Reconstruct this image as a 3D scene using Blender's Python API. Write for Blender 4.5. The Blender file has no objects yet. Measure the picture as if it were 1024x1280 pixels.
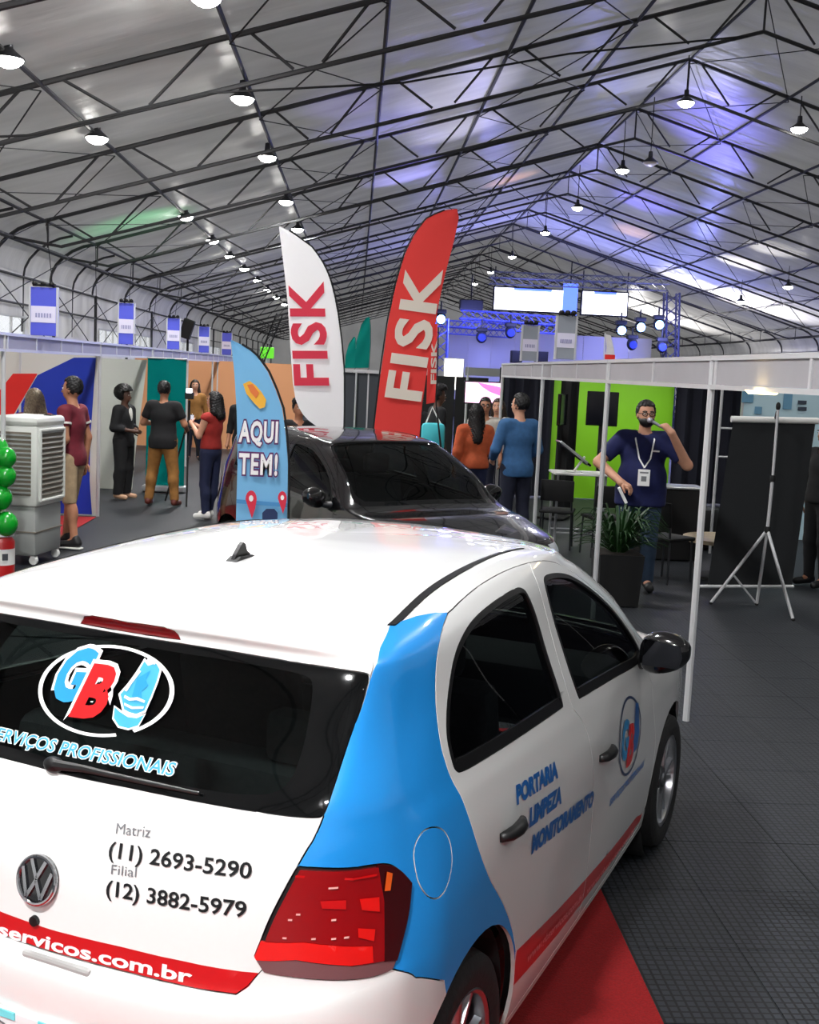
import bpy, bmesh, math, random
import numpy as np
from mathutils import Vector, Matrix
from mathutils.geometry import delaunay_2d_cdt
PI = math.pi
random.seed(7); rng = np.random.default_rng(7)
SC = bpy.context.scene
COL = SC.collection
# ---------------------------------------------------------------- camera: hand-held just above head height, tipped down and rolled a little
FOC, CAM_H = 1450.0, 2.067
PITCH, ROLL, YAW = math.radians(6.92), math.radians(2.62), math.radians(2.909)
def rz(v, a):
    c, s = math.cos(a), math.sin(a)
    return np.array([v[0]*c + v[1]*s, -v[0]*s + v[1]*c, v[2]])
_f = np.array([0, math.cos(PITCH), -math.sin(PITCH)]); _u = np.array([0, math.sin(PITCH), math.cos(PITCH)]); _r = np.array([1., 0, 0])
FWD = rz(_f, YAW); RGT = rz(math.cos(ROLL)*_r + math.sin(ROLL)*_u, YAW); UPV = rz(-math.sin(ROLL)*_r + math.cos(ROLL)*_u, YAW)
cam = bpy.data.cameras.new('camera'); camo = bpy.data.objects.new('camera', cam); COL.objects.link(camo)
cam.sensor_fit = 'HORIZONTAL'; cam.sensor_width = 36; cam.lens = FOC / 1024 * 36; cam.clip_end = 400; cam.clip_start = .05
camo.matrix_world = Matrix(((RGT[0], UPV[0], -FWD[0], 0), (RGT[1], UPV[1], -FWD[1], 0), (RGT[2], UPV[2], -FWD[2], CAM_H), (0, 0, 0, 1)))
SC.camera = camo
def at(u, v, Y):
    # survey helper: the point in the plane y = Y seen at photo pixel (u, v)
    d = FWD + RGT*(u-512)/FOC - UPV*(v-640)/FOC
    p = np.array([0, 0, CAM_H]) + d*(Y/d[1])
    return p
# ---------------------------------------------------------------- world: overcast daylight outside the marquee, exposure
W = bpy.data.worlds.new('world'); SC.world = W; W.use_nodes = True
W.node_tree.nodes['Background'].inputs[0].default_value = (.97, .98, 1, 1)
W.node_tree.nodes['Background'].inputs[1].default_value = 1.2
SC.view_settings.view_transform = 'Standard'; SC.view_settings.look = 'None'
SC.view_settings.gamma = 1; SC.view_settings.use_curve_mapping = False
SC.view_settings.exposure = 0.35
LAMP_POWER = 1250.0
RIDGE_NEAR = 0.40                                              # share of LAMP_POWER in the unseen ridge lamps, added to light the car's right side
def area(loc, rot, size, power, color=(1, 1, 1), spread=PI):
    l = bpy.data.lights.new('lamp_light', 'AREA'); l.shape = 'DISK'; l.size = size; l.energy = power; l.color = color; l.spread = spread
    o = bpy.data.objects.new('lamp_light', l); o.location = loc; o.rotation_euler = rot; COL.objects.link(o); return o
def spot(loc, target, power, color, angle, blend=1.0, radius=.08):
    l = bpy.data.lights.new('spot_light', 'SPOT'); l.energy = power; l.color = color; l.spot_size = angle; l.spot_blend = blend; l.shadow_soft_size = radius
    o = bpy.data.objects.new('spot_light', l); o.location = loc
    o.rotation_euler = (Vector(target) - Vector(loc)).to_track_quat('-Z', 'Y').to_euler(); COL.objects.link(o); return o
# high-bay lamps that light the hall: (x, y, z, share of LAMP_POWER); those at y < 8 hang behind or above the photographer
HALL_LAMPS = [(-2, -6, 6.3, 2.2), (-2, -1, 6.3, 2.2), (-2, 4.3, 6.3, 1.2), (-2, 9.6, 6.3, 1), (-2, 14.8, 6.45, 1), (-2, 19.4, 6.3, 1), (-2, 24.6, 6.3, 1), (-2, 31, 6.3, 1), (-2, 37, 6.3, 1), (-2, 43, 6.3, 1), (-2, 50, 6.3, 0), (-2, 58, 6.3, 0)]
# ceiling wash from the stage rig: pools of violet, blue, warm and green light on the membrane; white spots added to brighten the right slope
WASH = [((3.6, 32, 3.2), (.2, 26, 7.3), .8, (.30, .28, 1), 20), ((3.8, 38, 3.2), (1.1, 34, 7.5), .9, (.34, .32, 1), 22), ((5.0, 30, 3.2), (1.9, 24.5, 7.7), .8, (.72, .70, 1), 24), ((5.2, 34, 3.2), (2.1, 28.5, 7.8), .8, (.72, .70, 1), 22),
        ((3, 28, 3.2), (-.3, 23.1, 7.1), .35, (.35, .3, 1), 18), ((9, 38, 3.2), (9.2, 31.5, 8.7), 1.5, (.20, .18, 1), 26), ((9, 38, 3.2), (10.2, 34, 8.5), 1.2, (.2, .18, 1), 20), ((9, 48, 3.2), (10.2, 42.5, 8.5), 1.3, (.2, .18, 1), 24), ((8, 34, 3.2), (7.2, 28, 9.2), .8, (.6, .62, 1), 26),
        ((5.5, 45, 3.2), (5.0, 40.6, 8.7), .6, (1, .5, .25), 18), ((9.5, 53, 3.2), (11.2, 48.6, 8.2), .6, (1, .55, .3), 18),
        ((-3.5, 29, 2.6), (-5.8, 30.5, 5.5), .12, (.12, 1, .35), 55), ((12.5, 50, 3.0), (15.3, 47, 7.0), 1.4, (1, .97, .95), 24), ((12.5, 47, 3.0), (15.0, 42.5, 7.1), .8, (1, .97, .95), 20), ((13, 60, 3.0), (16.0, 54, 6.8), 2.4, (1, .97, .95), 40), ((16, 58, 3.0), (18.5, 55, 5.9), 2.4, (1, .97, .95), 60), ((16, 74, 3.0), (18.0, 70, 6.0), 3.0, (1, .97, .95), 70)]
WASH_POWER = 2600.0
# ---------------------------------------------------------------- materials
MATS = {}
def srgb(r, g, b):
    f = lambda c: (c/255/12.92) if c <= 10 else ((c/255+.055)/1.055)**2.4
    return (f(r), f(g), f(b), 1)
def mat(name, rgb, rough=.5, metal=0, coat=0, emit=0, noise=0, scale=20, bump=0, spec=.5, ecol=None):
    if name in MATS: return MATS[name]
    m = bpy.data.materials.new(name); m.use_nodes = True; nt = m.node_tree; b = nt.nodes['Principled BSDF']
    c = srgb(*rgb); b.inputs['Base Color'].default_value = c
    b.inputs['Roughness'].default_value = rough; b.inputs['Metallic'].default_value = metal
    b.inputs['Coat Weight'].default_value = coat; b.inputs['Coat Roughness'].default_value = .03
    b.inputs['Specular IOR Level'].default_value = spec
    if emit:
        b.inputs['Emission Color'].default_value = srgb(*ecol) if ecol else c; b.inputs['Emission Strength'].default_value = emit
    if noise or bump:
        tc = nt.nodes.new('ShaderNodeTexCoord'); n = nt.nodes.new('ShaderNodeTexNoise'); n.inputs['Scale'].default_value = scale; n.inputs['Detail'].default_value = 4
        nt.links.new(tc.outputs['Object'], n.inputs['Vector'])
        if noise:
            r = nt.nodes.new('ShaderNodeMapRange'); r.inputs['From Min'].default_value = .3; r.inputs['From Max'].default_value = .7
            r.inputs['To Min'].default_value = 1-noise; r.inputs['To Max'].default_value = 1+noise
            nt.links.new(n.outputs['Fac'], r.inputs['Value'])
            x = nt.nodes.new('ShaderNodeMix'); x.data_type = 'RGBA'; x.blend_type = 'MULTIPLY'; x.inputs[0].default_value = 1
            x.inputs[6].default_value = c; nt.links.new(r.outputs[0], x.inputs[7]); nt.links.new(x.outputs[2], b.inputs['Base Color'])
        if bump:
            bp = nt.nodes.new('ShaderNodeBump'); bp.inputs['Strength'].default_value = bump; bp.inputs['Distance'].default_value = .01
            nt.links.new(n.outputs['Fac'], bp.inputs['Height']); nt.links.new(bp.outputs[0], b.inputs['Normal'])
    MATS[name] = m; return m
def glass_mat(name, tint, refl=1.0, rough=0.0):
    # thin tinted pane: straight-through transparency plus a Fresnel reflection
    if name in MATS: return MATS[name]
    m = bpy.data.materials.new(name); m.use_nodes = True; nt = m.node_tree; nt.nodes.clear()
    o = nt.nodes.new('ShaderNodeOutputMaterial'); t = nt.nodes.new('ShaderNodeBsdfTransparent'); g = nt.nodes.new('ShaderNodeBsdfGlossy')
    t.inputs[0].default_value = tint; g.inputs['Roughness'].default_value = rough; g.inputs[0].default_value = (refl, refl, refl, 1)
    lw = nt.nodes.new('ShaderNodeLayerWeight'); lw.inputs[0].default_value = .5; pw = nt.nodes.new('ShaderNodeMath'); pw.operation = 'POWER'; pw.inputs[1].default_value = 5
    nt.links.new(lw.outputs['Facing'], pw.inputs[0]); f = nt.nodes.new('ShaderNodeMath'); f.operation = 'MULTIPLY_ADD'; f.inputs[1].default_value = .95; f.inputs[2].default_value = .045; nt.links.new(pw.outputs[0], f.inputs[0]); x = nt.nodes.new('ShaderNodeMixShader')
    nt.links.new(f.outputs[0], x.inputs[0]); nt.links.new(t.outputs[0], x.inputs[1]); nt.links.new(g.outputs[0], x.inputs[2]); nt.links.new(x.outputs[0], o.inputs[0])
    MATS[name] = m; return m
def cloth_mat(name, rgb, translucent=.35, rough=.8):
    if name in MATS: return MATS[name]
    m = bpy.data.materials.new(name); m.use_nodes = True; nt = m.node_tree; nt.nodes.clear(); c = srgb(*rgb)
    o = nt.nodes.new('ShaderNodeOutputMaterial'); d = nt.nodes.new('ShaderNodeBsdfDiffuse'); t = nt.nodes.new('ShaderNodeBsdfTranslucent'); x = nt.nodes.new('ShaderNodeMixShader')
    n = nt.nodes.new('ShaderNodeTexNoise'); n.inputs['Scale'].default_value = 3; tc = nt.nodes.new('ShaderNodeTexCoord'); nt.links.new(tc.outputs['Object'], n.inputs[0])
    bp = nt.nodes.new('ShaderNodeBump'); bp.inputs['Strength'].default_value = .25; bp.inputs['Distance'].default_value = .05
    nt.links.new(n.outputs[0], bp.inputs['Height']); nt.links.new(bp.outputs[0], d.inputs['Normal'])
    d.inputs[0].default_value = c; t.inputs[0].default_value = c; x.inputs[0].default_value = translucent
    nt.links.new(d.outputs[0], x.inputs[1]); nt.links.new(t.outputs[0], x.inputs[2]); nt.links.new(x.outputs[0], o.inputs[0])
    MATS[name] = m; return m
# ---------------------------------------------------------------- mesh building
class MB:
    def __init__(s): s.v = []; s.f = []; s.m = []
    def add(s, verts, faces, mi=0):
        o = len(s.v); s.v += [tuple(map(float, p)) for p in verts]; s.f += [tuple(o+i for i in f) for f in faces]; s.m += [mi]*len(faces); return s
    def box(s, c, d, mi=0, rot=None, taper=1.0):
        x, y, z = d[0]/2, d[1]/2, d[2]/2
        P = [Vector((a*x*(taper if k > 0 else 1), b*y*(taper if k > 0 else 1), k*z)) for k in (-1, 1) for a, b in ((-1, -1), (1, -1), (1, 1), (-1, 1))]
        if rot is not None: P = [rot @ p for p in P]
        return s.add([p + Vector(c) for p in P], [(3, 2, 1, 0), (4, 5, 6, 7), (0, 1, 5, 4), (1, 2, 6, 5), (2, 3, 7, 6), (3, 0, 4, 7)], mi)
    def rbox(s, c, d, r=.01, mi=0, rot=None, seg=2):
        bm = bmesh.new(); bmesh.ops.create_cube(bm, size=1)
        for v in bm.verts: v.co = Vector((v.co.x*d[0], v.co.y*d[1], v.co.z*d[2]))
        bmesh.ops.bevel(bm, geom=bm.edges[:], offset=min(r, min(d)*.45), segments=seg, profile=.5, affect='EDGES')
        bm.verts.index_update()
        P = [(rot @ v.co if rot is not None else v.co) + Vector(c) for v in bm.verts]; F = [tuple(v.index for v in f.verts) for f in bm.faces]; bm.free()
        return s.add(P, F, mi)
    def tube(s, p0, p1, r0, r1=None, n=8, mi=0, caps=True):
        r1 = r0 if r1 is None else r1
        return s.path([p0, p1], [r0, r1], n, mi, caps)
    def path(s, pts, rad, n=8, mi=0, caps=True, closed=False):
        pts = [Vector(p) for p in pts]; k = len(pts)
        if not hasattr(rad, '__len__'): rad = [rad]*k
        rings = []; ref = None
        for i, p in enumerate(pts):
            a = pts[(i-1) % k] if (i > 0 or closed) else p; b = pts[(i+1) % k] if (i < k-1 or closed) else p
            t = (b-a).normalized() if (b-a).length > 1e-9 else Vector((0, 0, 1))
            if ref is None: ref = t.orthogonal().normalized()
            ref = (ref - t*ref.dot(t)); ref = ref.normalized() if ref.length > 1e-6 else t.orthogonal().normalized()
            q = t.cross(ref)
            rings.append([p + (ref*math.cos(2*PI*j/n) + q*math.sin(2*PI*j/n))*rad[i] for j in range(n)])
        V = [v for r in rings for v in r]; F = []
        for i in range(k if closed else k-1):
            for j in range(n):
                a, b = i*n+j, i*n+(j+1) % n; c, d = ((i+1) % k)*n+(j+1) % n, ((i+1) % k)*n+j
                F.append((a, b, c, d))
        if caps and not closed: F += [tuple(range(n))[::-1], tuple((k-1)*n+j for j in range(n))]
        return s.add(V, F, mi)
    def lathe(s, prof, c=(0, 0, 0), n=24, axis='z', mi=0, caps=True):
        V = []; F = []
        for r, h in prof:
            for j in range(n):
                a = 2*PI*j/n; x, y = r*math.cos(a), r*math.sin(a)
                p = (x, y, h) if axis == 'z' else ((h, x, y) if axis == 'x' else (y, h, x))
                V.append((p[0]+c[0], p[1]+c[1], p[2]+c[2]))
        for i in range(len(prof)-1):
            for j in range(n): F.append((i*n+j, i*n+(j+1) % n, (i+1)*n+(j+1) % n, (i+1)*n+j))
        if caps and prof[0][0] > 1e-6: F.append(tuple(range(n))[::-1])
        if caps and prof[-1][0] > 1e-6: F.append(tuple((len(prof)-1)*n+j for j in range(n)))
        return s.add(V, F, mi)
    def ell(s, c, r, n=14, m=9, mi=0, rot=None):
        V = []; F = []
        for i in range(m+1):
            t = PI*i/m
            for j in range(n):
                a = 2*PI*j/n; p = Vector((r[0]*math.sin(t)*math.cos(a), r[1]*math.sin(t)*math.sin(a), -r[2]*math.cos(t)))
                if rot is not None: p = rot @ p
                V.append(p + Vector(c))
        for i in range(m):
            for j in range(n): F.append((i*n+j, i*n+(j+1) % n, (i+1)*n+(j+1) % n, (i+1)*n+j))
        return s.add(V, F, mi)
    def prism(s, poly, o, ex, ey, ez, mi=0):
        # polygon in the plane (ex, ey) at o, thickness vector ez
        o, ex, ey, ez = Vector(o), Vector(ex), Vector(ey), Vector(ez); k = len(poly)
        A = [o + ex*a + ey*b for a, b in poly]; B = [p + ez for p in A]
        F = [tuple(range(k))[::-1], tuple(range(k, 2*k))] + [(i, (i+1) % k, k+(i+1) % k, k+i) for i in range(k)]
        return s.add(A+B, F, mi)
    def build(s, name, mats, parent=None, smooth=False, loc=None, rz_=0, sharp=40):
        me = bpy.data.meshes.new(name); me.from_pydata(s.v, [], s.f)
        bm = bmesh.new(); bm.from_mesh(me); bmesh.ops.remove_doubles(bm, verts=bm.verts[:], dist=1e-6); bmesh.ops.recalc_face_normals(bm, faces=bm.faces[:])
        ok = len(bm.faces) == len(s.f)
        if ok:
            bm.faces.ensure_lookup_table()
            for i, f in enumerate(bm.faces): f.material_index = s.m[i]
        bm.to_mesh(me); bm.free()
        return link(name, me, mats, parent, smooth, loc, rz_, sharp)
def link(name, me, mats, parent=None, smooth=False, loc=None, rz_=0, sharp=40):
    for m in (mats if isinstance(mats, (list, tuple)) else [mats]): me.materials.append(m)
    o = bpy.data.objects.new(name, me); COL.objects.link(o)
    if smooth:
        me.shade_smooth()
        if sharp: me.set_sharp_from_angle(angle=math.radians(sharp))
    if parent: o.parent = parent
    if loc is not None: o.location = loc
    o.rotation_euler = (0, 0, rz_)
    return o
def tag(o, label=None, cat=None, group=None, kind=None):
    if label: o['label'] = label
    if cat: o['category'] = cat
    if group: o['group'] = group
    if kind: o['kind'] = kind
    return o
def thing(name, label, cat, loc=(0, 0, 0), rz_=0, group=None):
    o = bpy.data.objects.new(name, None); COL.objects.link(o); o.location = loc; o.rotation_euler = (0, 0, rz_); o.empty_display_size = .1
    return tag(o, label, cat, group)
KIDS = None
def copy_tree(o, parent=None):
    c = o.copy(); COL.objects.link(c)
    if parent: c.parent = parent
    for ch in [x for x in bpy.data.objects if x.parent == o]: copy_tree(ch, c)
    return c
# ---------------------------------------------------------------- lettering: outlines from the built-in font, as flat triangles
_TX = {}
def text_tris(s, bold=0.0, space=1.0, ref=None):
    k = (s, bold, space, ref)
    if k in _TX: return _TX[k]
    cu = bpy.data.curves.new('lettering', 'FONT'); cu.body = s; cu.offset = bold; cu.space_character = space; cu.resolution_u = 3; cu.fill_mode = 'FRONT' if False else 'BOTH'
    ob = bpy.data.objects.new('lettering', cu); COL.objects.link(ob); bpy.context.view_layer.update()
    me = bpy.data.meshes.new_from_object(ob.evaluated_get(bpy.context.evaluated_depsgraph_get()))
    V = np.array([v.co[:2] for v in me.vertices]) if len(me.vertices) else np.zeros((0, 2)); F = [tuple(p.vertices) for p in me.polygons]
    bpy.data.objects.remove(ob); bpy.data.curves.remove(cu); bpy.data.meshes.remove(me)
    x0, w = (V[:, 0].min(), np.ptp(V[:, 0])) if ref is None else text_tris(s, ref, space)[3]
    V = (V - np.array([x0, 0]))/np.array([w, .73])           # width 1, cap height about 1
    _TX[k] = (V, F, w/.73, (x0, w)); return _TX[k]
def text_flat(mb, s, o, ex, ey, n, bold=.0, lift=.002, mi=0, shear=0):
    # lettering as geometry: ex spans the whole width, ey the cap height
    V, F = text_tris(s, bold)[:2]; o, ex, ey, n = Vector(o), Vector(ex), Vector(ey), Vector(n).normalized()
    mb.add([o + ex*(a + shear*b) + ey*b + n*lift for a, b in V], F, mi)
# ---------------------------------------------------------------- hatchback body surface
# 14 rings (floor edge -> roof centre line) x 16 columns (rear centre -> right side -> front centre), metres,
# origin on the ground under the rear axle, +y forward, +x right
NET = [
 [(0,-.54,.22),(.30,-.53,.22),(.52,-.50,.22),(.66,-.42,.22),(.74,-.30,.21),(.775,-.15,.20),(.79,.05,.20),(.79,.45,.20),(.79,.9,.20),(.79,1.4,.20),(.785,1.9,.20),(.775,2.45,.20),(.71,2.90,.20),(.55,3.10,.20),(.32,3.18,.20),(0,3.21,.20)],
 [(0,-.60,.36),(.30,-.59,.36),(.53,-.555,.36),(.69,-.46,.36),(.775,-.32,.35),(.805,-.16,.33),(.812,.05,.32),(.812,.45,.31),(.812,.9,.31),(.81,1.4,.31),(.80,1.9,.31),(.80,2.45,.32),(.74,2.90,.34),(.58,3.13,.34),(.34,3.22,.34),(0,3.25,.34)],
 [(0,-.632,.53),(.30,-.62,.53),(.54,-.58,.53),(.71,-.485,.53),(.795,-.335,.52),(.823,-.17,.51),(.827,.05,.50),(.826,.45,.50),(.826,.9,.50),(.823,1.4,.50),(.816,1.9,.50),(.812,2.45,.50),(.755,2.90,.50),(.60,3.15,.50),(.35,3.24,.50),(0,3.27,.50)],
 [(0,-.632,.645),(.30,-.62,.65),(.54,-.58,.665),(.71,-.485,.68),(.798,-.335,.69),(.826,-.17,.68),(.830,.05,.68),(.829,.45,.67),(.829,.9,.66),(.826,1.4,.65),(.818,1.9,.64),(.815,2.45,.64),(.76,2.90,.63),(.605,3.145,.62),(.35,3.235,.62),(0,3.265,.62)],
 [(0,-.606,.70),(.30,-.595,.705),(.54,-.556,.725),(.70,-.47,.75),(.79,-.33,.77),(.822,-.17,.78),(.828,.05,.79),(.828,.45,.78),(.828,.9,.765),(.825,1.4,.75),(.817,1.9,.74),(.812,2.45,.74),(.757,2.90,.72),(.60,3.12,.71),(.35,3.20,.71),(0,3.23,.71)],
 [(0,-.585,.86),(.30,-.575,.865),(.53,-.54,.88),(.68,-.455,.90),(.768,-.32,.915),(.806,-.165,.915),(.817,.05,.905),(.820,.45,.885),(.820,.9,.86),(.817,1.4,.84),(.810,1.9,.825),(.795,2.45,.83),(.735,2.86,.80),(.585,3.06,.79),(.34,3.13,.79),(0,3.16,.79)],
 [(0,-.553,.99),(.30,-.543,.995),(.53,-.512,1.01),(.67,-.445,1.02),(.750,-.315,1.025),(.783,-.16,1.025),(.793,.05,1.015),(.797,.45,.99),(.797,.9,.965),(.796,1.4,.94),(.790,1.85,.915),(.757,2.40,.895),(.68,2.60,.91),(.50,2.69,.92),(.28,2.73,.93),(0,2.74,.935)],
 [(0,-.528,1.055),(.30,-.518,1.06),(.525,-.49,1.075),(.655,-.44,1.09),(.733,-.32,1.095),(.760,-.15,1.10),(.768,.05,1.09),(.772,.45,1.065),(.774,.9,1.04),(.775,1.35,1.015),(.774,1.82,.985),(.762,2.12,.97),(.705,2.24,.965),(.54,2.30,.975),(.29,2.34,.985),(0,2.35,.99)],
 [(0,-.435,1.22),(.30,-.425,1.222),(.525,-.40,1.23),(.65,-.36,1.235),(.700,-.24,1.24),(.716,-.07,1.245),(.718,.13,1.245),(.715,.48,1.235),(.710,.9,1.225),(.704,1.32,1.21),(.692,1.66,1.20),(.677,1.80,1.20),(.645,1.90,1.205),(.51,1.96,1.215),(.28,1.99,1.225),(0,2.0,1.23)],
 [(0,-.335,1.385),(.30,-.328,1.385),(.52,-.31,1.384),(.640,-.275,1.383),(.665,-.14,1.385),(.668,.02,1.39),(.663,.2,1.395),(.653,.5,1.405),(.640,.9,1.41),(.625,1.15,1.405),(.610,1.34,1.395),(.60,1.43,1.39),(.57,1.51,1.395),(.45,1.55,1.41),(.25,1.57,1.42),(0,1.58,1.425)],
 [(0,-.335,1.428),(.30,-.328,1.427),(.50,-.305,1.423),(.600,-.25,1.42),(.617,-.09,1.43),(.612,.06,1.442),(.606,.22,1.452),(.597,.5,1.463),(.586,.85,1.469),(.577,1.1,1.465),(.565,1.27,1.455),(.55,1.37,1.445),(.52,1.44,1.445),(.41,1.48,1.455),(.23,1.50,1.463),(0,1.51,1.467)],
 [(0,-.25,1.455),(.28,-.24,1.455),(.44,-.21,1.455),(.520,-.13,1.456),(.54,-.01,1.464),(.54,.1,1.472),(.536,.25,1.481),(.53,.5,1.492),(.52,.8,1.496),(.51,1.02,1.49),(.495,1.15,1.482),(.475,1.22,1.48),(.44,1.26,1.48),(.35,1.3,1.487),(.2,1.32,1.493),(0,1.33,1.497)],
 [(0,.05,1.492),(.13,.06,1.492),(.22,.08,1.494),(.27,.13,1.497),(.28,.2,1.501),(.28,.27,1.506),(.278,.36,1.511),(.275,.5,1.516),(.27,.68,1.519),(.265,.82,1.517),(.25,.92,1.515),(.24,.97,1.514),(.22,1.0,1.513),(.17,1.03,1.515),(.1,1.04,1.517),(0,1.05,1.518)],
 [(0,.32,1.513),(0,.33,1.5135),(0,.34,1.514),(0,.36,1.515),(0,.39,1.516),(0,.42,1.517),(0,.46,1.519),(0,.52,1.521),(0,.60,1.523),(0,.67,1.523),(0,.72,1.523),(0,.75,1.523),(0,.77,1.523),(0,.785,1.523),(0,.795,1.523),(0,.80,1.523)],
]
def makima_slopes(Y):
    # Y: (n, ...) uniformly spaced samples, already extended by two on each side -> slopes for the inner n-4
    d = Y[1:] - Y[:-1]
    w1 = np.abs(d[3:] - d[2:-1]) + np.abs(d[3:] + d[2:-1]) * .5
    w2 = np.abs(d[1:-2] - d[:-3]) + np.abs(d[1:-2] + d[:-3]) * .5
    s = w1 + w2
    s = np.where(s < 1e-12, 1, s)
    return np.where(w1 + w2 < 1e-12, 0, (w1 * d[1:-2] + w2 * d[2:-1]) / s)
def herm(P0, P1, M0, M1, t):
    t2 = t * t; t3 = t2 * t
    return (2*t3-3*t2+1)*P0 + (t3-2*t2+t)*M0 + (-2*t3+3*t2)*P1 + (t3-t2)*M1
class Shell:
    def __init__(self, net):
        P = np.array(net, float); self.P = P
        self.nv, self.nu = P.shape[0] - 1, P.shape[1] - 1
        fl = np.array([-1., 1, 1])
        E = np.concatenate([P[:, 2:3] * fl, P[:, 1:2] * fl, P, P[:, -2:-1] * fl, P[:, -3:-2] * fl], 1)
        self.Mu = np.moveaxis(makima_slopes(np.moveaxis(E, 1, 0)), 0, 1)
    def _slv(self, Q):
        a = Q[0] * 2 - Q[1]; b = a * 2 - Q[0]; c = Q[-1] * 2 - Q[-2]; d = Q[-2] * np.array([-1, 1, 1.])
        return makima_slopes(np.concatenate([b[None], a[None], Q, c[None], (2*c-Q[-1])[None]], 0))
    def __call__(self, u, v):
        u = np.atleast_1d(np.asarray(u, float)); v = np.atleast_1d(np.asarray(v, float))
        sg = np.where(u < 0, -1., 1.); u = np.abs(u)
        i = np.clip(u.astype(int), 0, self.nu - 1); t = (u - i)[None, :, None]
        Q = herm(self.P[:, i], self.P[:, i+1], self.Mu[:, i], self.Mu[:, i+1], t)
        M = self._slv(Q)
        j = np.clip(v.astype(int), 0, self.nv - 1); k = np.arange(len(u)); s = (v - j)[:, None]
        out = herm(Q[j, k], Q[j+1, k], M[j, k], M[j+1, k], s)
        out[:, 0] *= sg
        return out
    def normal(self, u, v, e=.02):
        u = np.atleast_1d(np.asarray(u, float)); v = np.atleast_1d(np.asarray(v, float))
        a = np.clip(v - e, 0, self.nv - .02); b = np.clip(v + e, 0, self.nv - .02)
        n = np.cross(self(u + e, v) - self(u - e, v), self(u, b) - self(u, a))
        l = np.linalg.norm(n, axis=1, keepdims=True)
        return n / np.where(l < 1e-12, 1, l)
SH = Shell(NET)
# ---------------------------------------------------------------- the marquee: frames every 5 m, ridge at x = 7.25
XR, ZR, SL, HALF = 7.25, 9.37, .30, 14.35
ZE = ZR - SL*HALF                                              # knuckle height
FRAMES = [-13, -8, -3, 2, 7, 12, 17, 22, 27, 32, 37, 42, 47, 52, 57, 62, 67, 72, 77, 82, 87, 92, 97, 102, 107, 112]
def membrane_mat(name, c=(.64, .632, .615), tr=.145, gloss=.10):
    m = bpy.data.materials.new(name); m.use_nodes = True; nt = m.node_tree; nt.nodes.clear(); N = nt.nodes.new
    o = N('ShaderNodeOutputMaterial'); d = N('ShaderNodeBsdfDiffuse'); t = N('ShaderNodeBsdfTranslucent'); x = N('ShaderNodeMixShader'); g = N('ShaderNodeBsdfGlossy'); y = N('ShaderNodeMixShader')
    tc = N('ShaderNodeTexCoord'); mp = N('ShaderNodeMapping'); mp.inputs['Scale'].default_value = (.35, 1.2, .35); n = N('ShaderNodeTexNoise'); n.inputs['Scale'].default_value = 1.3; n.inputs['Detail'].default_value = 4
    nt.links.new(tc.outputs['Object'], mp.inputs[0]); nt.links.new(mp.outputs[0], n.inputs['Vector'])
    r = N('ShaderNodeMapRange'); r.inputs[1].default_value = .3; r.inputs[2].default_value = .7; r.inputs[3].default_value = .82; r.inputs[4].default_value = 1.08; nt.links.new(n.outputs['Fac'], r.inputs[0])
    k = N('ShaderNodeMix'); k.data_type = 'RGBA'; k.blend_type = 'MULTIPLY'; k.inputs[0].default_value = 1; k.inputs[6].default_value = (*c, 1); nt.links.new(r.outputs[0], k.inputs[7])
    bp = N('ShaderNodeBump'); bp.inputs['Strength'].default_value = .5; bp.inputs['Distance'].default_value = .12; nt.links.new(n.outputs['Fac'], bp.inputs['Height'])
    nt.links.new(k.outputs[2], d.inputs[0]); nt.links.new(k.outputs[2], t.inputs[0]); nt.links.new(bp.outputs[0], d.inputs['Normal']); nt.links.new(bp.outputs[0], g.inputs['Normal'])
    x.inputs[0].default_value = tr; nt.links.new(d.outputs[0], x.inputs[1]); nt.links.new(t.outputs[0], x.inputs[2])
    g.inputs['Roughness'].default_value = .28; y.inputs[0].default_value = gloss; nt.links.new(x.outputs[0], y.inputs[1]); nt.links.new(g.outputs[0], y.inputs[2]); nt.links.new(y.outputs[0], o.inputs[0])
    return m
MEMB = membrane_mat('roof_membrane'); WALLM = membrane_mat('wall_membrane', (.70, .69, .67), .13, .04)
STEEL = mat('dark_galvanised_frame', (70, 70, 72), .6, metal=.3); CABLE = mat('dark_cable', (22, 22, 24), .6)
ceiling = tag(bpy.data.objects.new('ceiling', None), kind='structure'); COL.objects.link(ceiling)
def prof(sg, out=.06):
    # roof profile from the ridge to the top of the wall on the side sg (-1 left, +1 right)
    P = [(XR, ZR+out)] + [(XR+sg*HALF*k/6, ZR-SL*HALF*k/6+out) for k in range(1, 7)]
    for a in np.linspace(0, 1, 7)[1:]:
        b = a*PI/2; P.append((XR+sg*(HALF+1.2*math.sin(b)), ZE+out-SL*.6*math.sin(b)-.9*(1-math.cos(b))))
    return P
def strip(name, P, y0, y1, m, parent, sag=.10, ny=4):
    V = []; F = []; k = len(P)
    for j in range(ny+1):
        t = j/ny; s = sag*4*t*(1-t)
        for x, z in P: V.append((x, y0+(y1-y0)*t, z-s))
    for j in range(ny):
        for i in range(k-1): F.append((j*k+i, j*k+i+1, (j+1)*k+i+1, (j+1)*k+i))
    mb = MB(); mb.add(V, F); return mb.build(name, m, parent, True, sharp=0)
for y0, y1 in zip(FRAMES[:-1], FRAMES[1:]):
    for sg in (-1, 1): strip('roof_panel', prof(sg), y0, y1, MEMB, ceiling, .05)
PURX = [-7.1, -4.55, -1.95, .25, 2.55, 4.9, 7.25, 9.6, 11.95, 14.25, 16.6, 19.0, 21.6]
def zr(x): return ZR - SL*abs(x-XR)
for x in PURX:
    b = MB(); b.tube((x, -13, zr(x)-.03), (x, 112, zr(x)-.03), .036, n=6); b.build('purlin', STEEL, ceiling, True)
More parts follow.
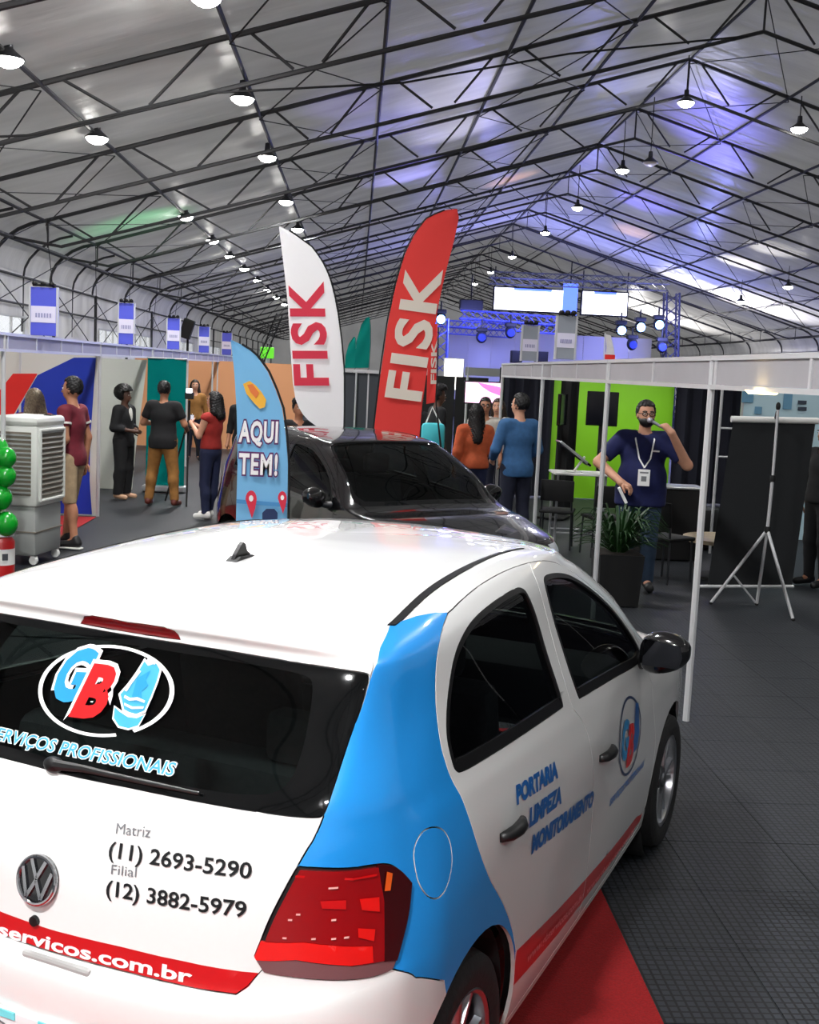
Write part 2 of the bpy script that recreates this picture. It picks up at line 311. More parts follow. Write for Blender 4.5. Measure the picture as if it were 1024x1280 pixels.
for sg in (-1, 1):
    for dx, z, r in ((.75, ZE-.42, .06), (1.12, ZE-1.15, .035)):
        b = MB(); b.tube((XR+sg*(HALF+dx), -13, z), (XR+sg*(HALF+dx), 112, z), r, n=6); b.build('eave_beam', STEEL, ceiling, True)
for y in FRAMES:
    t = MB(); r = .042
    for sg in (-1, 1): t.path([(x, y, z) for x, z in prof(sg, -.02)], r, 6)
    tr = t.build('roof_truss', STEEL, ceiling, True)
    lo = MB(); zl = lambda x: zr(x)-.68
    for sg in (-1, 1): lo.path([(XR, y, ZR-.80), (XR+sg*(HALF-.35), y, zl(XR+sg*(HALF-.35))), (XR+sg*(HALF+.75), y, ZE-.42)], .036, 6)
    lo.build('lower_chord', STEEL, tr, True)
    webs = []
    for i, (a, b) in enumerate(zip(PURX[:-1], PURX[1:])):
        m = (a+b)/2; webs += [((a+.25, zr(a+.25)), (m-.2, zl(m-.2))), ((b-.25, zr(b-.25)), (m+.2, zl(m+.2)))]
    for x in (PURX[0]+.05, PURX[-1]-.05): webs.append(((x, zr(x)), (x, zl(x)+.05)))
    webs.append(((XR, ZR), (XR, ZR-.8)))
    big = None
    for (xa, za), (xb, zb) in webs:
        if 10 < y < 40: w = MB(); w.tube((xa, y, za), (xb, y, zb), .024, n=5); w.build('web', STEEL, tr)
        else:
            big = big or MB(); big.tube((xa, y, za), (xb, y, zb), .019, n=4)
    if big: big.build('web', STEEL, tr)
# roof bracing cables: crosses between neighbouring frames, and the sagging supply cable
for y0, y1 in zip(FRAMES[4:14], FRAMES[5:15]):
    for i in (0, 2, 4, 6, 8, 10):
        b = MB()
        for a, c in ((PURX[i], PURX[i+1]), (PURX[i+1], PURX[i])): b.tube((a, y0, zr(a)-.12), (c, y1, zr(c)-.12), .012, n=4)
        b.build('brace_cable', CABLE, ceiling)
for y in (14.5, 19.5, 24.5, 29.5, 34.5):                      # mid-bay ribs of the curved eave
    b = MB(); b.path([(x, y, z-.04) for x, z in prof(-1, -.04)[6:]] + [(XR-HALF-1.22, y, 2.6)], .03, 6); b.build('eave_rib', STEEL, ceiling, True)
b = MB(); b.path([(-7.0, 16.2, 4.7), (-4.5, 16.4, 5.0), (-2.2, 16.6, 5.72), (0.5, 17.2, 6.15), (3, 18, 6.9), (6.0, 19, 7.6)], .016, 6); b.build('supply_cable', CABLE, ceiling, True)
# walls
XL, XRT = XR-HALF-1.2, XR+HALF+1.2
def wall(name, a, b, z0, z1, m, holes=()):
    # upright sheet from a to b with rectangular openings (t0, t1, za, zb) along it
    a, b = Vector(a), Vector(b); L = (b-a).length; d = (b-a)/L; n = d.cross(Vector((0, 0, 1)))
    ts = sorted({0, L} | {h[0] for h in holes} | {h[1] for h in holes} | set(np.arange(5, L, 5.0))); zs = sorted({z0, z1} | {h[2] for h in holes} | {h[3] for h in holes})
    V = []; F = []
    for t in ts:
        for z in zs: V.append(a+d*t+Vector((0, 0, z)))
    k = len(zs)
    for i in range(len(ts)-1):
        for j in range(k-1):
            tm, zm = (ts[i]+ts[i+1])/2, (zs[j]+zs[j+1])/2
            if not any(h[0] < tm < h[1] and h[2] < zm < h[3] for h in holes): F.append((i*k+j, i*k+j+1, (i+1)*k+j+1, (i+1)*k+j))
    mb = MB(); mb.add(V, F); o = mb.build(name, m); o['kind'] = 'structure'; return o
ztop = prof(-1)[-1][1]
WIN_L = [(26.3, 29.6), (38, 41.3), (44.2, 47.3), (55, 59.5), (66, 71), (80, 86)]
WIN_R = [(34, 40), (46, 52), (58, 66), (72, 80)]
wl = wall('wall_left', (XL, -13, 0), (XL, 112, 0), 0, ztop, WALLM, [(a+13, b+13, 2.35, 2.95) for a, b in WIN_L])
wr = wall('wall_right', (XRT, -13, 0), (XRT, 112, 0), 0, ztop, WALLM, [(a+13, b+13, 2.3, 3.5) for a, b in WIN_R])
PANE = glass_mat('clear_pvc_pane', (.95, .96, .97, 1))
for i, (x, (a, b), za, zb) in enumerate([(XL, w, 2.35, 2.95) for w in WIN_L] + [(XRT, w, 2.3, 3.5) for w in WIN_R]):
    f = MB()
    for z in (za, zb): f.box((x, (a+b)/2, z), (.06, b-a, .05))
    for k in range(4): f.box((x, a+(b-a)*k/3, (za+zb)/2), (.06, .05, zb-za))
    o = f.build('window_%d' % (i+1), mat('pale_window_frame', (206, 206, 204), .5)); o['kind'] = 'structure'
    for k in range(3):
        g = MB(); g.box((x, a+(b-a)*(k+.5)/3, (za+zb)/2), (.004, (b-a)/3-.05, zb-za-.05)); g.build('pane', PANE, o)
def gable(name, y, m):
    P = [(XL, 0)] + [(x, z) for x, z in prof(-1)[::-1]] + [(x, z) for x, z in prof(1)[1:]] + [(XRT, 0)]
    mb = MB(); mb.add([(x, y, z) for x, z in P], [tuple(range(len(P)))]); o = mb.build(name, m); o['kind'] = 'structure'; return o
gable('wall_back', 112, WALLM); gable('wall_front', -13, WALLM)
for y in FRAMES:                                              # wall posts, rails and crosses
    b = MB(); b.tube((XL+.12, y, 0), (XL+.12, y, ztop-.1), .05, n=6); b.build('wall_post', STEEL, wl, True)
for z in (3.25,):
    b = MB(); b.tube((XL+.12, -13, z), (XL+.12, 112, z), .03, n=6); b.build('wall_rail', STEEL, wl, True)
for y0, y1 in zip(FRAMES[5:13], FRAMES[6:14]):
    b = MB()
    for s in (0, 1): b.tube((XL+.15, y0 if s else y1, 2.2), (XL+.15, y1 if s else y0, ztop-.3), .014, n=4)
    for s in (0, 1): b.tube((XR-HALF, y0 if s else y1, ZE), (XL+.15, y1 if s else y0, 3.25), .012, n=4)
    b.build('wall_brace', CABLE, wl)
# floor: black slab with interlocking ribbed tiles
def floor_mat(name, c, c2, sc=1/.034):
    m = bpy.data.materials.new(name); m.use_nodes = True; nt = m.node_tree; b = nt.nodes['Principled BSDF']; N = nt.nodes.new
    g = N('ShaderNodeNewGeometry'); mp = N('ShaderNodeMapping'); mp.inputs['Scale'].default_value = (sc, sc, sc); mp.inputs['Rotation'].default_value = (0, 0, 0)
    k = N('ShaderNodeTexChecker'); k.inputs['Scale'].default_value = 1; k.inputs[1].default_value = srgb(*c); k.inputs[2].default_value = srgb(*c2)
    br = N('ShaderNodeTexBrick'); br.offset = 0; br.inputs['Scale'].default_value = 1; br.inputs['Mortar Size'].default_value = .14; br.inputs['Brick Width'].default_value = 1; br.inputs['Row Height'].default_value = 1
    br.inputs[1].default_value = srgb(*c); br.inputs[2].default_value = srgb(*c2); br.inputs[3].default_value = srgb(*[v*.45 for v in c])
    nt.links.new(g.outputs['Position'], mp.inputs[0]); nt.links.new(mp.outputs[0], br.inputs['Vector']); nt.links.new(br.outputs['Color'], b.inputs['Base Color'])
    bp = N('ShaderNodeBump'); bp.invert = True; bp.inputs['Strength'].default_value = .7; bp.inputs['Distance'].default_value = .004; nt.links.new(br.outputs['Fac'], bp.inputs['Height']); nt.links.new(bp.outputs[0], b.inputs['Normal'])
    b.inputs['Roughness'].default_value = .55; b.inputs['Specular IOR Level'].default_value = .35
    return m
FLOORM = floor_mat('black_floor_tile', (46, 49, 54), (53, 56, 62))
f = MB(); f.box((XR, 49.5, -.06), (31.2, 125, .10)); floor = f.build('floor', FLOORM); floor['kind'] = 'structure'
t0 = None
for i in range(20):
    for j in range(14):
        x, y = -3.25+.5*i, 3.25+.5*j
        if x < 1 and y < 8.3: continue
        if t0 is None:
            t = MB(); t.box((0, 0, 0), (.4982, .4982, .010), taper=.996); t0 = t.build('floor_tile', FLOORM, floor, loc=(x, y, -.005))
        else:
            c = t0.copy(); c.location = (x, y, -.005); c.parent = floor; COL.objects.link(c)
CARPET = mat('red_carpet', (146, 9, 13), .95, noise=.18, scale=140, bump=.4)
c = MB(); c.rbox((-.35, 3.6, .002), (2.86, 6.0, .004), .001); tag(c.build('carpet', CARPET), 'red carpet laid on the black floor under the white car', 'carpet')
c = MB(); c.rbox((-5.23, 13.6, .002), (3.86, 3.0, .004), .001); tag(c.build('carpet', CARPET), 'red carpet inside the booth with the blue wall panel', 'carpet')
# hanging high-bay lamps
LAMPW = mat('lamp_lens', (255, 252, 246), .4, emit=45); LAMPH = mat('lamp_housing', (60, 60, 64), .4, metal=.6)
def make_lamp(x, y, z, label, power=0, lit=True, group='high bay lamps along the marquee roof'):
    t = thing('pendant_lamp', label, 'lamp', (x, y, z), 0, group)
    h = MB(); h.lathe([(.05, .26), (.06, .12), (.10, .08), (.20, .0), (.205, -.02)], n=20); h.build('housing', LAMPH, t, True)
    d = MB(); d.lathe([(0, -.12), (.06, -.115), (.12, -.09), (.165, -.055), (.19, -.01), (0, -.01)], n=20); d.build('lens', LAMPW if lit else mat('unlit_lens', (200, 190, 180), .4), t, True)
    r = MB(); r.tube((0, 0, .25), (0, 0, zr(x)-z-.02), .012, n=6); r.build('hanger', CABLE, t)
    if power:
        l = area((x, y, z-.04), (0, 0, 0), .38, power); l.name = 'lamp_light'
    return t
ORD = ['nearest', 'second nearest', 'third nearest', 'fourth nearest', 'fifth nearest', 'sixth nearest', 'seventh nearest', 'eighth nearest', 'ninth nearest', 'farthest']
k = 0
for x, y, z, p in HALL_LAMPS:
    seen = y > 12
    make_lamp(x, y, z, ('bright high bay lamp left of the aisle, %s in view of its row' % (ORD[k] if y < 58 else 'farthest')) if seen else 'high bay lamp of the aisle row, %s' % {-6: 'well behind the photographer', -1: 'just behind the photographer', 4.3: 'above the white car', 9.6: 'above the black car'}[y], LAMP_POWER*p, group='high bay lamps left of the aisle'); k += seen
for k, y in enumerate((15.3, 20.3, 30.5, 36, 41, 46, 52, 58, 64, 71)): make_lamp(-4.5, y, 5.72, 'small bright lamp over the left booths, %s of its row' % ORD[k], 0, group='lamps over the left booths')
for k, (x, y, z) in enumerate(((7.1, 26.5, 8.3), (7.3, 33.5, 8.0), (7.35, 40.5, 7.9), (7.3, 47, 7.8), (7.3, 57, 7.8), (7.3, 66, 7.8), (7.3, 75, 7.8))): make_lamp(x, y, z, 'bright lamp under the marquee ridge, %s of its row' % (ORD[k] if k < 6 else 'farthest'), LAMP_POWER*.5 if y < 50 else 0, group='lamps under the ridge')
for y, l in ((-1, 'unseen lamp under the marquee ridge, behind the photographer'), (6, 'unseen lamp under the marquee ridge, level with the white car'), (13, 'unseen lamp under the marquee ridge, level with the man with the microphone')): make_lamp(7.3, y, 8.1, l, LAMP_POWER*RIDGE_NEAR, group='lamps under the ridge')  # unseen lamps added to light the right side of the white car
for l, (x, y, z) in (('bright lamp under the right slope, nearest and highest one', (9.75, 26.6, 7.9)), ('bright lamp low under the right slope, second of the far three', (16.2, 44, 5.9)), ('bright lamp low under the right slope, farthest of the three', (16.4, 50, 5.7)), ('bright lamp low under the right slope, nearest of the far three', (16.4, 38, 6.0))): make_lamp(x, y, z, l, 0, group='lamps under the right slope')
make_lamp(7.35, 30.5, 7.7, 'unlit dome lamp hanging under the ridge between lit ones', 0, False, 'unlit dome lamp')
for p, tgt, k, colr, ang in WASH: spot(p, tgt, WASH_POWER*k, colr, math.radians(ang))
# ---------------------------------------------------------------- the two hatchbacks, cut from the body surface
def uv_from(target, idx, u0, v0):
    # (u, v) on the shell where the coordinates idx take the values target
    a = np.array([u0, v0], float); e = 1e-3
    for _ in range(25):
        p = SH(a[0], a[1])[0, idx]
        J = np.stack([(SH(a[0]+e, a[1])[0, idx]-p)/e, (SH(a[0], a[1]+e)[0, idx]-p)/e], 1)
        a = a + np.clip(np.linalg.lstsq(J, np.array(target)-p, rcond=1e-3)[0], -.4, .4); a[0] = np.clip(a[0], 0, 15); a[1] = np.clip(a[1], 0, 12.9)
    return tuple(a)
def circle_uv(y0, z0, r, u0, n=28):
    out = []
    for k in range(n+1):
        t = PI*(k/n*1.24 - .12)
        out.append(uv_from((y0 - r*math.cos(t), z0 + r*math.sin(t)), [1, 2], u0, 1.5))
    return out
def chaikin(poly, n=2, closed=True, keep=.55):
    for _ in range(n):
        k = len(poly); out = []
        for i in range(k):
            b = np.array(poly[i])
            if not closed and i in (0, k-1): out.append(tuple(b)); continue
            a, c = np.array(poly[i-1]), np.array(poly[(i+1) % k]); d1, d2 = (b-a)/max(1e-9, np.hypot(*(b-a))), (c-b)/max(1e-9, np.hypot(*(c-b)))
            if d1@d2 < keep: out += [tuple(b*.97+a*.03), tuple(b*.97+c*.03)] if closed else [tuple(b)]
            else: out += [tuple(b*.75+a*.25), tuple(b*.75+c*.25)]
        poly = out
    return poly
ARCH_R = circle_uv(0.02, .30, .355, 5.9); ARCH_F = circle_uv(2.465, .30, .355, 11.0)
GLASS = [(0, 9.028), (.5, 9.032), (1.017, 9.031), (1.465, 9.002), (2.163, 8.978), (2.712, 8.94), (2.95, 8.9), (3.024, 8.80), (2.94, 8.443), (2.835, 8.169), (2.795, 7.866), (2.786, 7.555), (2.768, 7.271), (2.72, 7.06), (2.6, 7.045), (2.293, 7.073), (1.838, 7.119), (1.15, 7.187), (.472, 7.211), (0, 7.205)]
FRIT = [(0, 8.84), (.707, 8.846), (1.451, 8.827), (1.85, 8.78), (1.992, 8.70), (2.066, 8.358), (2.105, 7.89), (2.079, 7.563), (1.918, 7.387), (1.606, 7.334), (1.113, 7.345), (.437, 7.365), (0, 7.36)]
LAMP = [(2.367, 5.764), (2.667, 5.714), (3.155, 5.627), (3.461, 5.593), (3.717, 5.527), (3.924, 5.303), (4.12, 5.004), (4.028, 4.603), (3.834, 4.219), (3.682, 3.793), (3.443, 3.782), (3.11, 3.91), (2.681, 4.059), (2.31, 4.176), (2.036, 4.249), (1.925, 4.461), (2.034, 4.759), (2.196, 5.254)]
RWIN = [(7.656, 9.083), (7.735, 8.694), (7.802, 8.3), (7.826, 7.767), (7.872, 7.308), (7.877, 6.956), (7.045, 6.915), (6.409, 6.889), (5.75, 6.90), (5.62, 7.0), (5.531, 7.251), (5.389, 7.578), (5.393, 7.902), (5.52, 8.299), (5.713, 8.592), (6.042, 8.809), (6.464, 9.011), (7.008, 9.102), (7.453, 9.139)]
FWIN = [(8.42, 9.046), (8.944, 9.003), (9.614, 8.841), (9.966, 8.609), (10.21, 8.347), (10.33, 8.05), (10.42, 7.764), (10.45, 7.507), (10.40, 7.283), (10.28, 7.0), (10.024, 6.732), (9.46, 6.817), (8.867, 6.851), (8.261, 6.89), (8.205, 7.386), (8.18, 7.903), (8.172, 8.379), (8.242, 8.798)]
DTOP = [(5.909, 9.567), (6.103, 9.597), (6.557, 9.763), (7.096, 9.907), (7.662, 9.942), (8.329, 9.80)]
DTOP2 = [(8.329, 9.80), (8.9, 9.62), (9.5, 9.35), (9.95, 9.05), (10.3, 8.75), (10.5, 8.4), (10.62, 8.0), (10.68, 7.6), (10.65, 7.3), (10.535, 7.10)]
DLEFT = [(5.909, 9.567), (5.413, 9.198), (5.067, 8.761), (5.006, 8.435), (5.051, 8.004), (5.183, 7.545), (5.415, 7.117), (5.553, 6.593), (5.712, 5.677), (5.843, 4.904), (6.107, 3.957), (6.404, 2.99), (6.64, 2.343), (6.772, 1.824)]
SPLIT = [(8.329, 9.80), (8.061, 9.107), (8.018, 8.053), (8.045, 6.807), (8.275, 5.595), (8.323, 4.711), (8.378, 3.496), (8.41, 2.45), (8.408, 1.8), (8.423, 1.407), (8.43, .3)]
DFRONT = [(10.535, 7.10), (10.237, 6.017), (10.212, 4.314), (10.40, 2.431), (10.40, 1.31), (10.297, .739), (10.27, .3)]
STOP = [(6.79, 1.806), (7.69, 1.555), (8.598, 1.346), (10.067, .993), (10.297, .739)]
SBOT = [(6.78, 1.25), (7.836, .95), (8.913, .74), (10.251, .50)]
FUEL = [(4.708, 5.892), (4.50, 5.90), (4.33, 5.75), (4.235, 5.55), (4.232, 5.259), (4.285, 4.905), (4.483, 4.617), (4.755, 4.511), (4.99, 4.63), (5.153, 4.909), (5.165, 5.298), (5.08, 5.58), (4.92, 5.78)]
DITCH = [(3.811, 10.499), (4.738, 10.698), (5.991, 10.914), (6.81, 11.006), (7.531, 11.032), (8.448, 10.997), (9.6, 10.87), (9.6, 10.80), (8.8, 10.90), (8.031, 10.93), (7.119, 10.862), (6.288, 10.756), (5.265, 10.566), (4.09, 10.305)]
GLOW = [(1.964, 4.201), (1.759, 3.806), (1.217, 3.902), (.657, 3.926), (.116, 3.92), (0, 3.918)]
RSTOP = [(1.985, 4.225), (1.192, 4.313), (.632, 4.324), (.09, 4.305), (0, 4.303)]
BRAKE = [(0, 9.74), (.347, 9.80), (.40, 9.70), (.436, 9.598), (.487, 9.16), (0, 9.13)]
BBOT = [(3.682, 3.793), (4.141, 3.095), (4.874, 2.725)]
GLASS_S = [(0, 9.028)] + chaikin(GLASS[1:-1], 2, False, .3) + [(0, 7.205)]; FRIT = chaikin(FRIT, 2, False); LAMP_S = chaikin(LAMP, 2, True, .75); RWIN = chaikin(RWIN, 2, True, .2); FWIN = chaikin(FWIN, 2, True, .2); FUEL = chaikin(FUEL, 2)
DITCH = chaikin(DITCH, 1); dk = len(DTOP)-1; DT = chaikin(DTOP + DTOP2[1:], 2, False, .2); ji = min(range(len(DT)), key=lambda i: math.hypot(DT[i][0]-SPLIT[0][0], DT[i][1]-SPLIT[0][1])); SPLIT[0] = DT[ji]; DTOP, DTOP2 = DT[:ji+1], DT[ji:]
DLEFT = chaikin(DLEFT, 2, False, 0); SPLIT = chaikin(SPLIT, 2, False, 0)
REARDOOR = DLEFT[::-1][:-1] + DTOP + SPLIT[1:] + [(6.71, .3), (6.72, 1.0)]
FRONTDOOR = SPLIT[::-1] + DTOP2[1:] + DFRONT[1:]
BLUE = [(3.87, 10.445), (3.455, 9.779)] + [(3.0, 8.80), (2.85, 8.60), (2.70, 7.9), (2.65, 7.3), (2.728, 7.055), (2.547, 6.32), (2.367, 5.764), (2.6, 5.4), (2.6, 4.4), (3.5, 3.95), (3.682, 3.793)] + BBOT[1:] + [(5.2, 2.0), (5.6, .6), (6.72, .6)] + DLEFT[::-1] + [(5.579, 9.823), (4.887, 10.169), (4.26, 10.361), (3.936, 10.398)]
SIDESTRIPE = STOP + SBOT[::-1]
REARSTRIPE = RSTOP + [(0, 3.918)] + GLOW[::-1][1:-1]
GATE = [(0, 10.62), (2.6, 10.62), (2.9, 10.45), (3.05, 10.2), (3.12, 9.5), (3.024, 8.80), (2.85, 8.60), (2.70, 7.9), (2.65, 7.3), (2.728, 7.055), (2.547, 6.32), (2.367, 5.764), (2.4, 5.4), (2.25, 4.8), (2.1, 4.4)] + GLOW
RBUMP = GLOW[::-1] + [(2.1, 4.4), (2.5, 4.4), (3.4, 4.1), (3.682, 3.793)] + BBOT[1:] + [(5.0, 2.2), (4.95, 1.2), (4.95, 0), (0, 0)]
SCREEN = [(15, 9.62), (13.6, 9.62), (12.35, 9.55), (12.1, 9.3), (12.02, 8.6), (12.0, 7.9), (12.05, 7.35), (12.4, 7.14), (13.5, 7.12), (15, 7.12)]
SFRIT = [(15, 9.45), (13.6, 9.45), (12.55, 9.4), (12.32, 9.2), (12.22, 8.6), (12.2, 7.9), (12.27, 7.5), (12.6, 7.3), (13.5, 7.27), (15, 7.27)]
HOOD = [(15, 6.95), (13.4, 6.93), (12.2, 6.85), (11.5, 6.72), (11.25, 6.3), (11.4, 5.85), (12.0, 5.45), (12.7, 5.18), (13.6, 5.06), (15, 5.0)]
HEADLAMP = [(12.0, 5.1), (12.7, 4.92), (13.35, 4.82), (13.3, 4.15), (12.8, 4.0), (12.2, 4.05), (11.95, 4.5)]
GRILLE = [(15, 4.75), (13.5, 4.75), (13.45, 4.2), (15, 4.15)]
LOWGRILLE = [(15, 2.6), (13.5, 2.6), (13.2, 2.2), (13.25, 1.4), (15, 1.35)]
FBUMP = [(15, 4.95), (13.5, 4.95), (13.4, 3.95), (12.2, 3.85), (11.9, 3.6), (11.75, 2.7), (11.75, 0), (15, 0)]
def pip(P, poly):
    x, y = P[:, 0], P[:, 1]; inside = np.zeros(len(P), bool); q = poly[-1]
    for p in poly:
        if p[1] != q[1]:
            c = ((p[1] > y) != (q[1] > y)) & (x < (q[0]-p[0])*(y-p[1])/(q[1]-p[1]) + p[0]); inside ^= c
        q = p
    return inside
def shrink(poly, d, dbot=None):
    # the same outline d metres inside (measured in the y-z plane of the side)
    P = SH([p[0] for p in poly], [p[1] for p in poly])[:, 1:]; n = len(P); out = []
    ar = sum(P[i-1, 0]*P[i, 1]-P[i, 0]*P[i-1, 1] for i in range(n)); sg = 1 if ar > 0 else -1
    for i in range(n):
        a, b, c = P[i-1], P[i], P[(i+1) % n]
        n1 = np.array([-(b-a)[1], (b-a)[0]])/max(1e-9, np.hypot(*(b-a)))*sg; n2 = np.array([-(c-b)[1], (c-b)[0]])/max(1e-9, np.hypot(*(c-b)))*sg
        m = n1+n2; m /= max(.6, (m*m).sum()/2)
        dd = d if dbot is None or m[1] < .5 else dbot
        out.append(uv_from(b + m*dd, [1, 2], *poly[i]))
    return out
RWIN_G = shrink(RWIN, .014, .032); FWIN_G = shrink(FWIN, .014, .032)
# lens areas of the tail lamp (inside its outline)
def inset_uv(poly, k):
    c = np.mean(poly, 0); return [tuple(np.array(p)+(c-np.array(p))*k) for p in poly]
LENSALL = inset_uv(LAMP_S, .055)
LENSLOW = [(1.7, 4.1), (1.9, 4.42), (2.4, 4.40), (3.1, 4.16), (3.75, 4.02), (3.9, 3.6), (3.0, 3.5), (2.2, 3.9)]
LENSBAR = [(1.85, 4.42), (2.0, 4.66), (2.5, 4.62), (3.1, 4.44), (3.40, 4.35), (3.40, 4.10), (3.1, 4.16), (2.4, 4.40)]
LENSSIDE = [(3.50, 5.9), (3.60, 4.9), (3.55, 4.05), (3.9, 3.9), (4.3, 5.0), (4.0, 5.6)]
def triangulate():
    pts = []; idx = {}; edges = []
    def pid(p):
        k = (round(p[0], 5), round(p[1], 5))
        if k not in idx: idx[k] = len(pts); pts.append(Vector(k))
        return idx[k]
    for poly in (LENSALL, LENSLOW, LENSBAR, LENSSIDE, GLASS_S, FRIT, LAMP_S, RWIN, FWIN, RWIN_G, FWIN_G, REARDOOR, FRONTDOOR, BLUE, SIDESTRIPE, REARSTRIPE, GATE, RBUMP, SCREEN, SFRIT, HOOD, HEADLAMP, GRILLE, LOWGRILLE, FBUMP, FUEL, DITCH, BRAKE):
        k = len(poly)
        for i in range(k):                                         # long edges follow the surface in short steps
            a, b = poly[i], poly[(i+1) % k]; m = max(1, int(math.hypot(b[0]-a[0], b[1]-a[1])/.16)); q = pid(a)
            for t in range(1, m+1):
                r = pid((a[0]+(b[0]-a[0])*t/m, a[1]+(b[1]-a[1])*t/m))
                if r != q: edges.append((q, r))
                q = r
    for arch in (ARCH_R, ARCH_F):
        for a, b in zip(arch[:-1], arch[1:]): edges.append((pid(a), pid(b)))
    for i in range(121):
        for j in range(105):
            pid((i*.125, j*.125*13/13.0 if j < 104 else 13.0))
    r = delaunay_2d_cdt(pts, edges, [], 0, 1e-5)
    return np.array([tuple(p) for p in r[0]]), np.array([t for t in r[2] if len(t) == 3])
UVP, TRI = triangulate()
UVP[:, 0] = np.clip(UVP[:, 0], 0, 15); UVP[:, 1] = np.clip(UVP[:, 1], 0, 13)
CEN = UVP[TRI].mean(1); POS = SH(UVP[:, 0], UVP[:, 1]); NRM = SH.normal(UVP[:, 0], UVP[:, 1])
NRM[UVP[:, 1] > 12.9] = (0, 0, 1)
cp = POS[TRI].mean(1)
def rid():
    part = np.full(len(TRI), 'body', dtype=object)
    for name, poly in (('rear_bumper', RBUMP), ('front_bumper', FBUMP), ('tailgate', GATE), ('hood', HOOD), ('rear_door', REARDOOR), ('front_door', FRONTDOOR), ('fuel_flap', FUEL), ('rear_glass', GLASS_S), ('tail_lamp', LAMP_S), ('rear_seal', RWIN), ('rear_window', RWIN_G), ('front_seal', FWIN), ('front_window', FWIN_G), ('windshield', SCREEN), ('headlamp', HEADLAMP), ('grille', GRILLE), ('lower_grille', LOWGRILLE), ('roof_strip', DITCH), ('brake_light', BRAKE)):
        part[pip(CEN, poly)] = name
    low = CEN[:, 1] < 4
    for y0 in (.02, 2.465):
        c = np.hypot(cp[:, 1]-y0, cp[:, 2]-.30)
        part[(c < .3545) & low & (CEN[:, 0] > 4) & (CEN[:, 0] < 12.6)] = 'hole'
    return part
PART = rid(); IN_BLUE = pip(CEN, BLUE); IN_STRIPE = pip(CEN, SIDESTRIPE); IN_RSTRIPE = pip(CEN, REARSTRIPE)
IN_FRIT = ~pip(CEN, FRIT); IN_SFRIT = ~pip(CEN, SFRIT)
def panel(name, sel, mats, parent, midx=None, sides=(1, -1), lift=0, gap=.0018, skirt=.012, thick=None):
    # triangles sel of the half shell, on the given sides, pulled back from their border by gap and folded inwards by skirt
    V = []; F = []; M = []
    for sd in sides:
        T = TRI[sel]; used, inv = np.unique(T, return_inverse=True); T2 = inv.reshape(-1, 3)
        P = POS[used].copy(); N = NRM[used].copy(); uu = UVP[used]
        ec = {}
        for t in T2:
            for a, b in ((t[0], t[1]), (t[1], t[2]), (t[2], t[0])): ec[(a, b)] = ec.get((a, b), 0) + 1
        bd = [(a, b) for a, b in ec if (b, a) not in ec]
        seam = (np.abs(POS[used][:, 0]) < 1e-5)
        third = {}
        for t in T2:
            third[(t[0], t[1])] = t[2]; third[(t[1], t[2])] = t[0]; third[(t[2], t[0])] = t[1]
        mv = np.zeros_like(P); cn = np.zeros(len(P)); realb = []
        for a, b in bd:
            if seam[a] and seam[b]: continue
            realb.append((a, b)); e = P[b]-P[a]; l = np.linalg.norm(e)
            if l < 1e-9: continue
            e /= l; w = P[third[(a, b)]]-P[a]; w = w-e*(w@e); lw = np.linalg.norm(w)
            if lw < 1e-9: continue
            for q in (a, b): mv[q] += w/lw; cn[q] += 1
        k = cn > 0; ln = np.linalg.norm(mv, axis=1); k &= ln > 1e-6
        step = np.zeros_like(P); step[k] = mv[k]/ln[k][:, None]*gap; step[seam, 0] = 0
        P = P + step + N*lift
        o = len(V); S = P*np.array([sd, 1, 1])
        V += S.tolist()
        for q, t in enumerate(T2):
            F.append(tuple(o+i for i in (t if sd > 0 else t[::-1]))); M.append(0 if midx is None else int(midx[sel][q]))
        if skirt:
            dn = {}
            for a, b in realb:
                for q in (a, b):
                    if q not in dn: dn[q] = len(V); V.append(((P[q]-N[q]*skirt)*np.array([sd, 1, 1])).tolist())
                mi = 0 if midx is None else int(midx[sel][[i for i in range(len(T2)) if a in T2[i] and b in T2[i]][0]]) if False else 0
                f = (o+b, o+a, dn[a], dn[b]); F.append(f if sd > 0 else f[::-1]); M.append(mi)
    me = bpy.data.meshes.new(name); me.from_pydata(V, [], F)
    me.polygons.foreach_set('material_index', M)
    if len(sides) == 2:
        bm = bmesh.new(); bm.from_mesh(me); sv = [v for v in bm.verts if abs(v.co.x) < 2e-4]
        for v in sv: v.co.x = 0
        bmesh.ops.remove_doubles(bm, verts=sv, dist=2e-4); bm.to_mesh(me); bm.free()
    return link(name, me, mats, parent, True, sharp=38)
# surface look-ups for lettering and trim
_gu, _gv = np.meshgrid(np.linspace(-15, 15, 601), np.linspace(0, 12.9, 259)); _gu = _gu.ravel(); _gv = _gv.ravel(); _G = SH(_gu, _gv); _GN = SH.normal(_gu, _gv)
def on_body(A, axes, mask):
    # points whose coordinates axes are A (n,2), on the part of the body selected by mask -> positions, normals
    ids = np.where(mask)[0]; A = np.asarray(A, float); best = np.empty(len(A), int)
    g = _G[ids][:, axes]
    for i in range(0, len(A), 200):
        best[i:i+200] = ids[((A[i:i+200, None, :]-g[None])**2).sum(2).argmin(1)]
    u, v = _gu[best].copy(), _gv[best].copy(); e = 1e-3
    for _ in range(8):
        p = SH(u, v)[:, axes]; a = (SH(u+e, v)[:, axes]-p)/e; b = (SH(u, v+e)[:, axes]-p)/e; r = A-p
        det = a[:, 0]*b[:, 1]-a[:, 1]*b[:, 0]; det = np.where(np.abs(det) < 1e-9, 1e-9, det)
        u = u + np.clip((r[:, 0]*b[:, 1]-r[:, 1]*b[:, 0])/det, -.2, .2); v = v + np.clip((a[:, 0]*r[:, 1]-a[:, 1]*r[:, 0])/det, -.2, .2)
        v = np.clip(v, 0, 12.9)
    return SH(u, v), SH.normal(u, v)
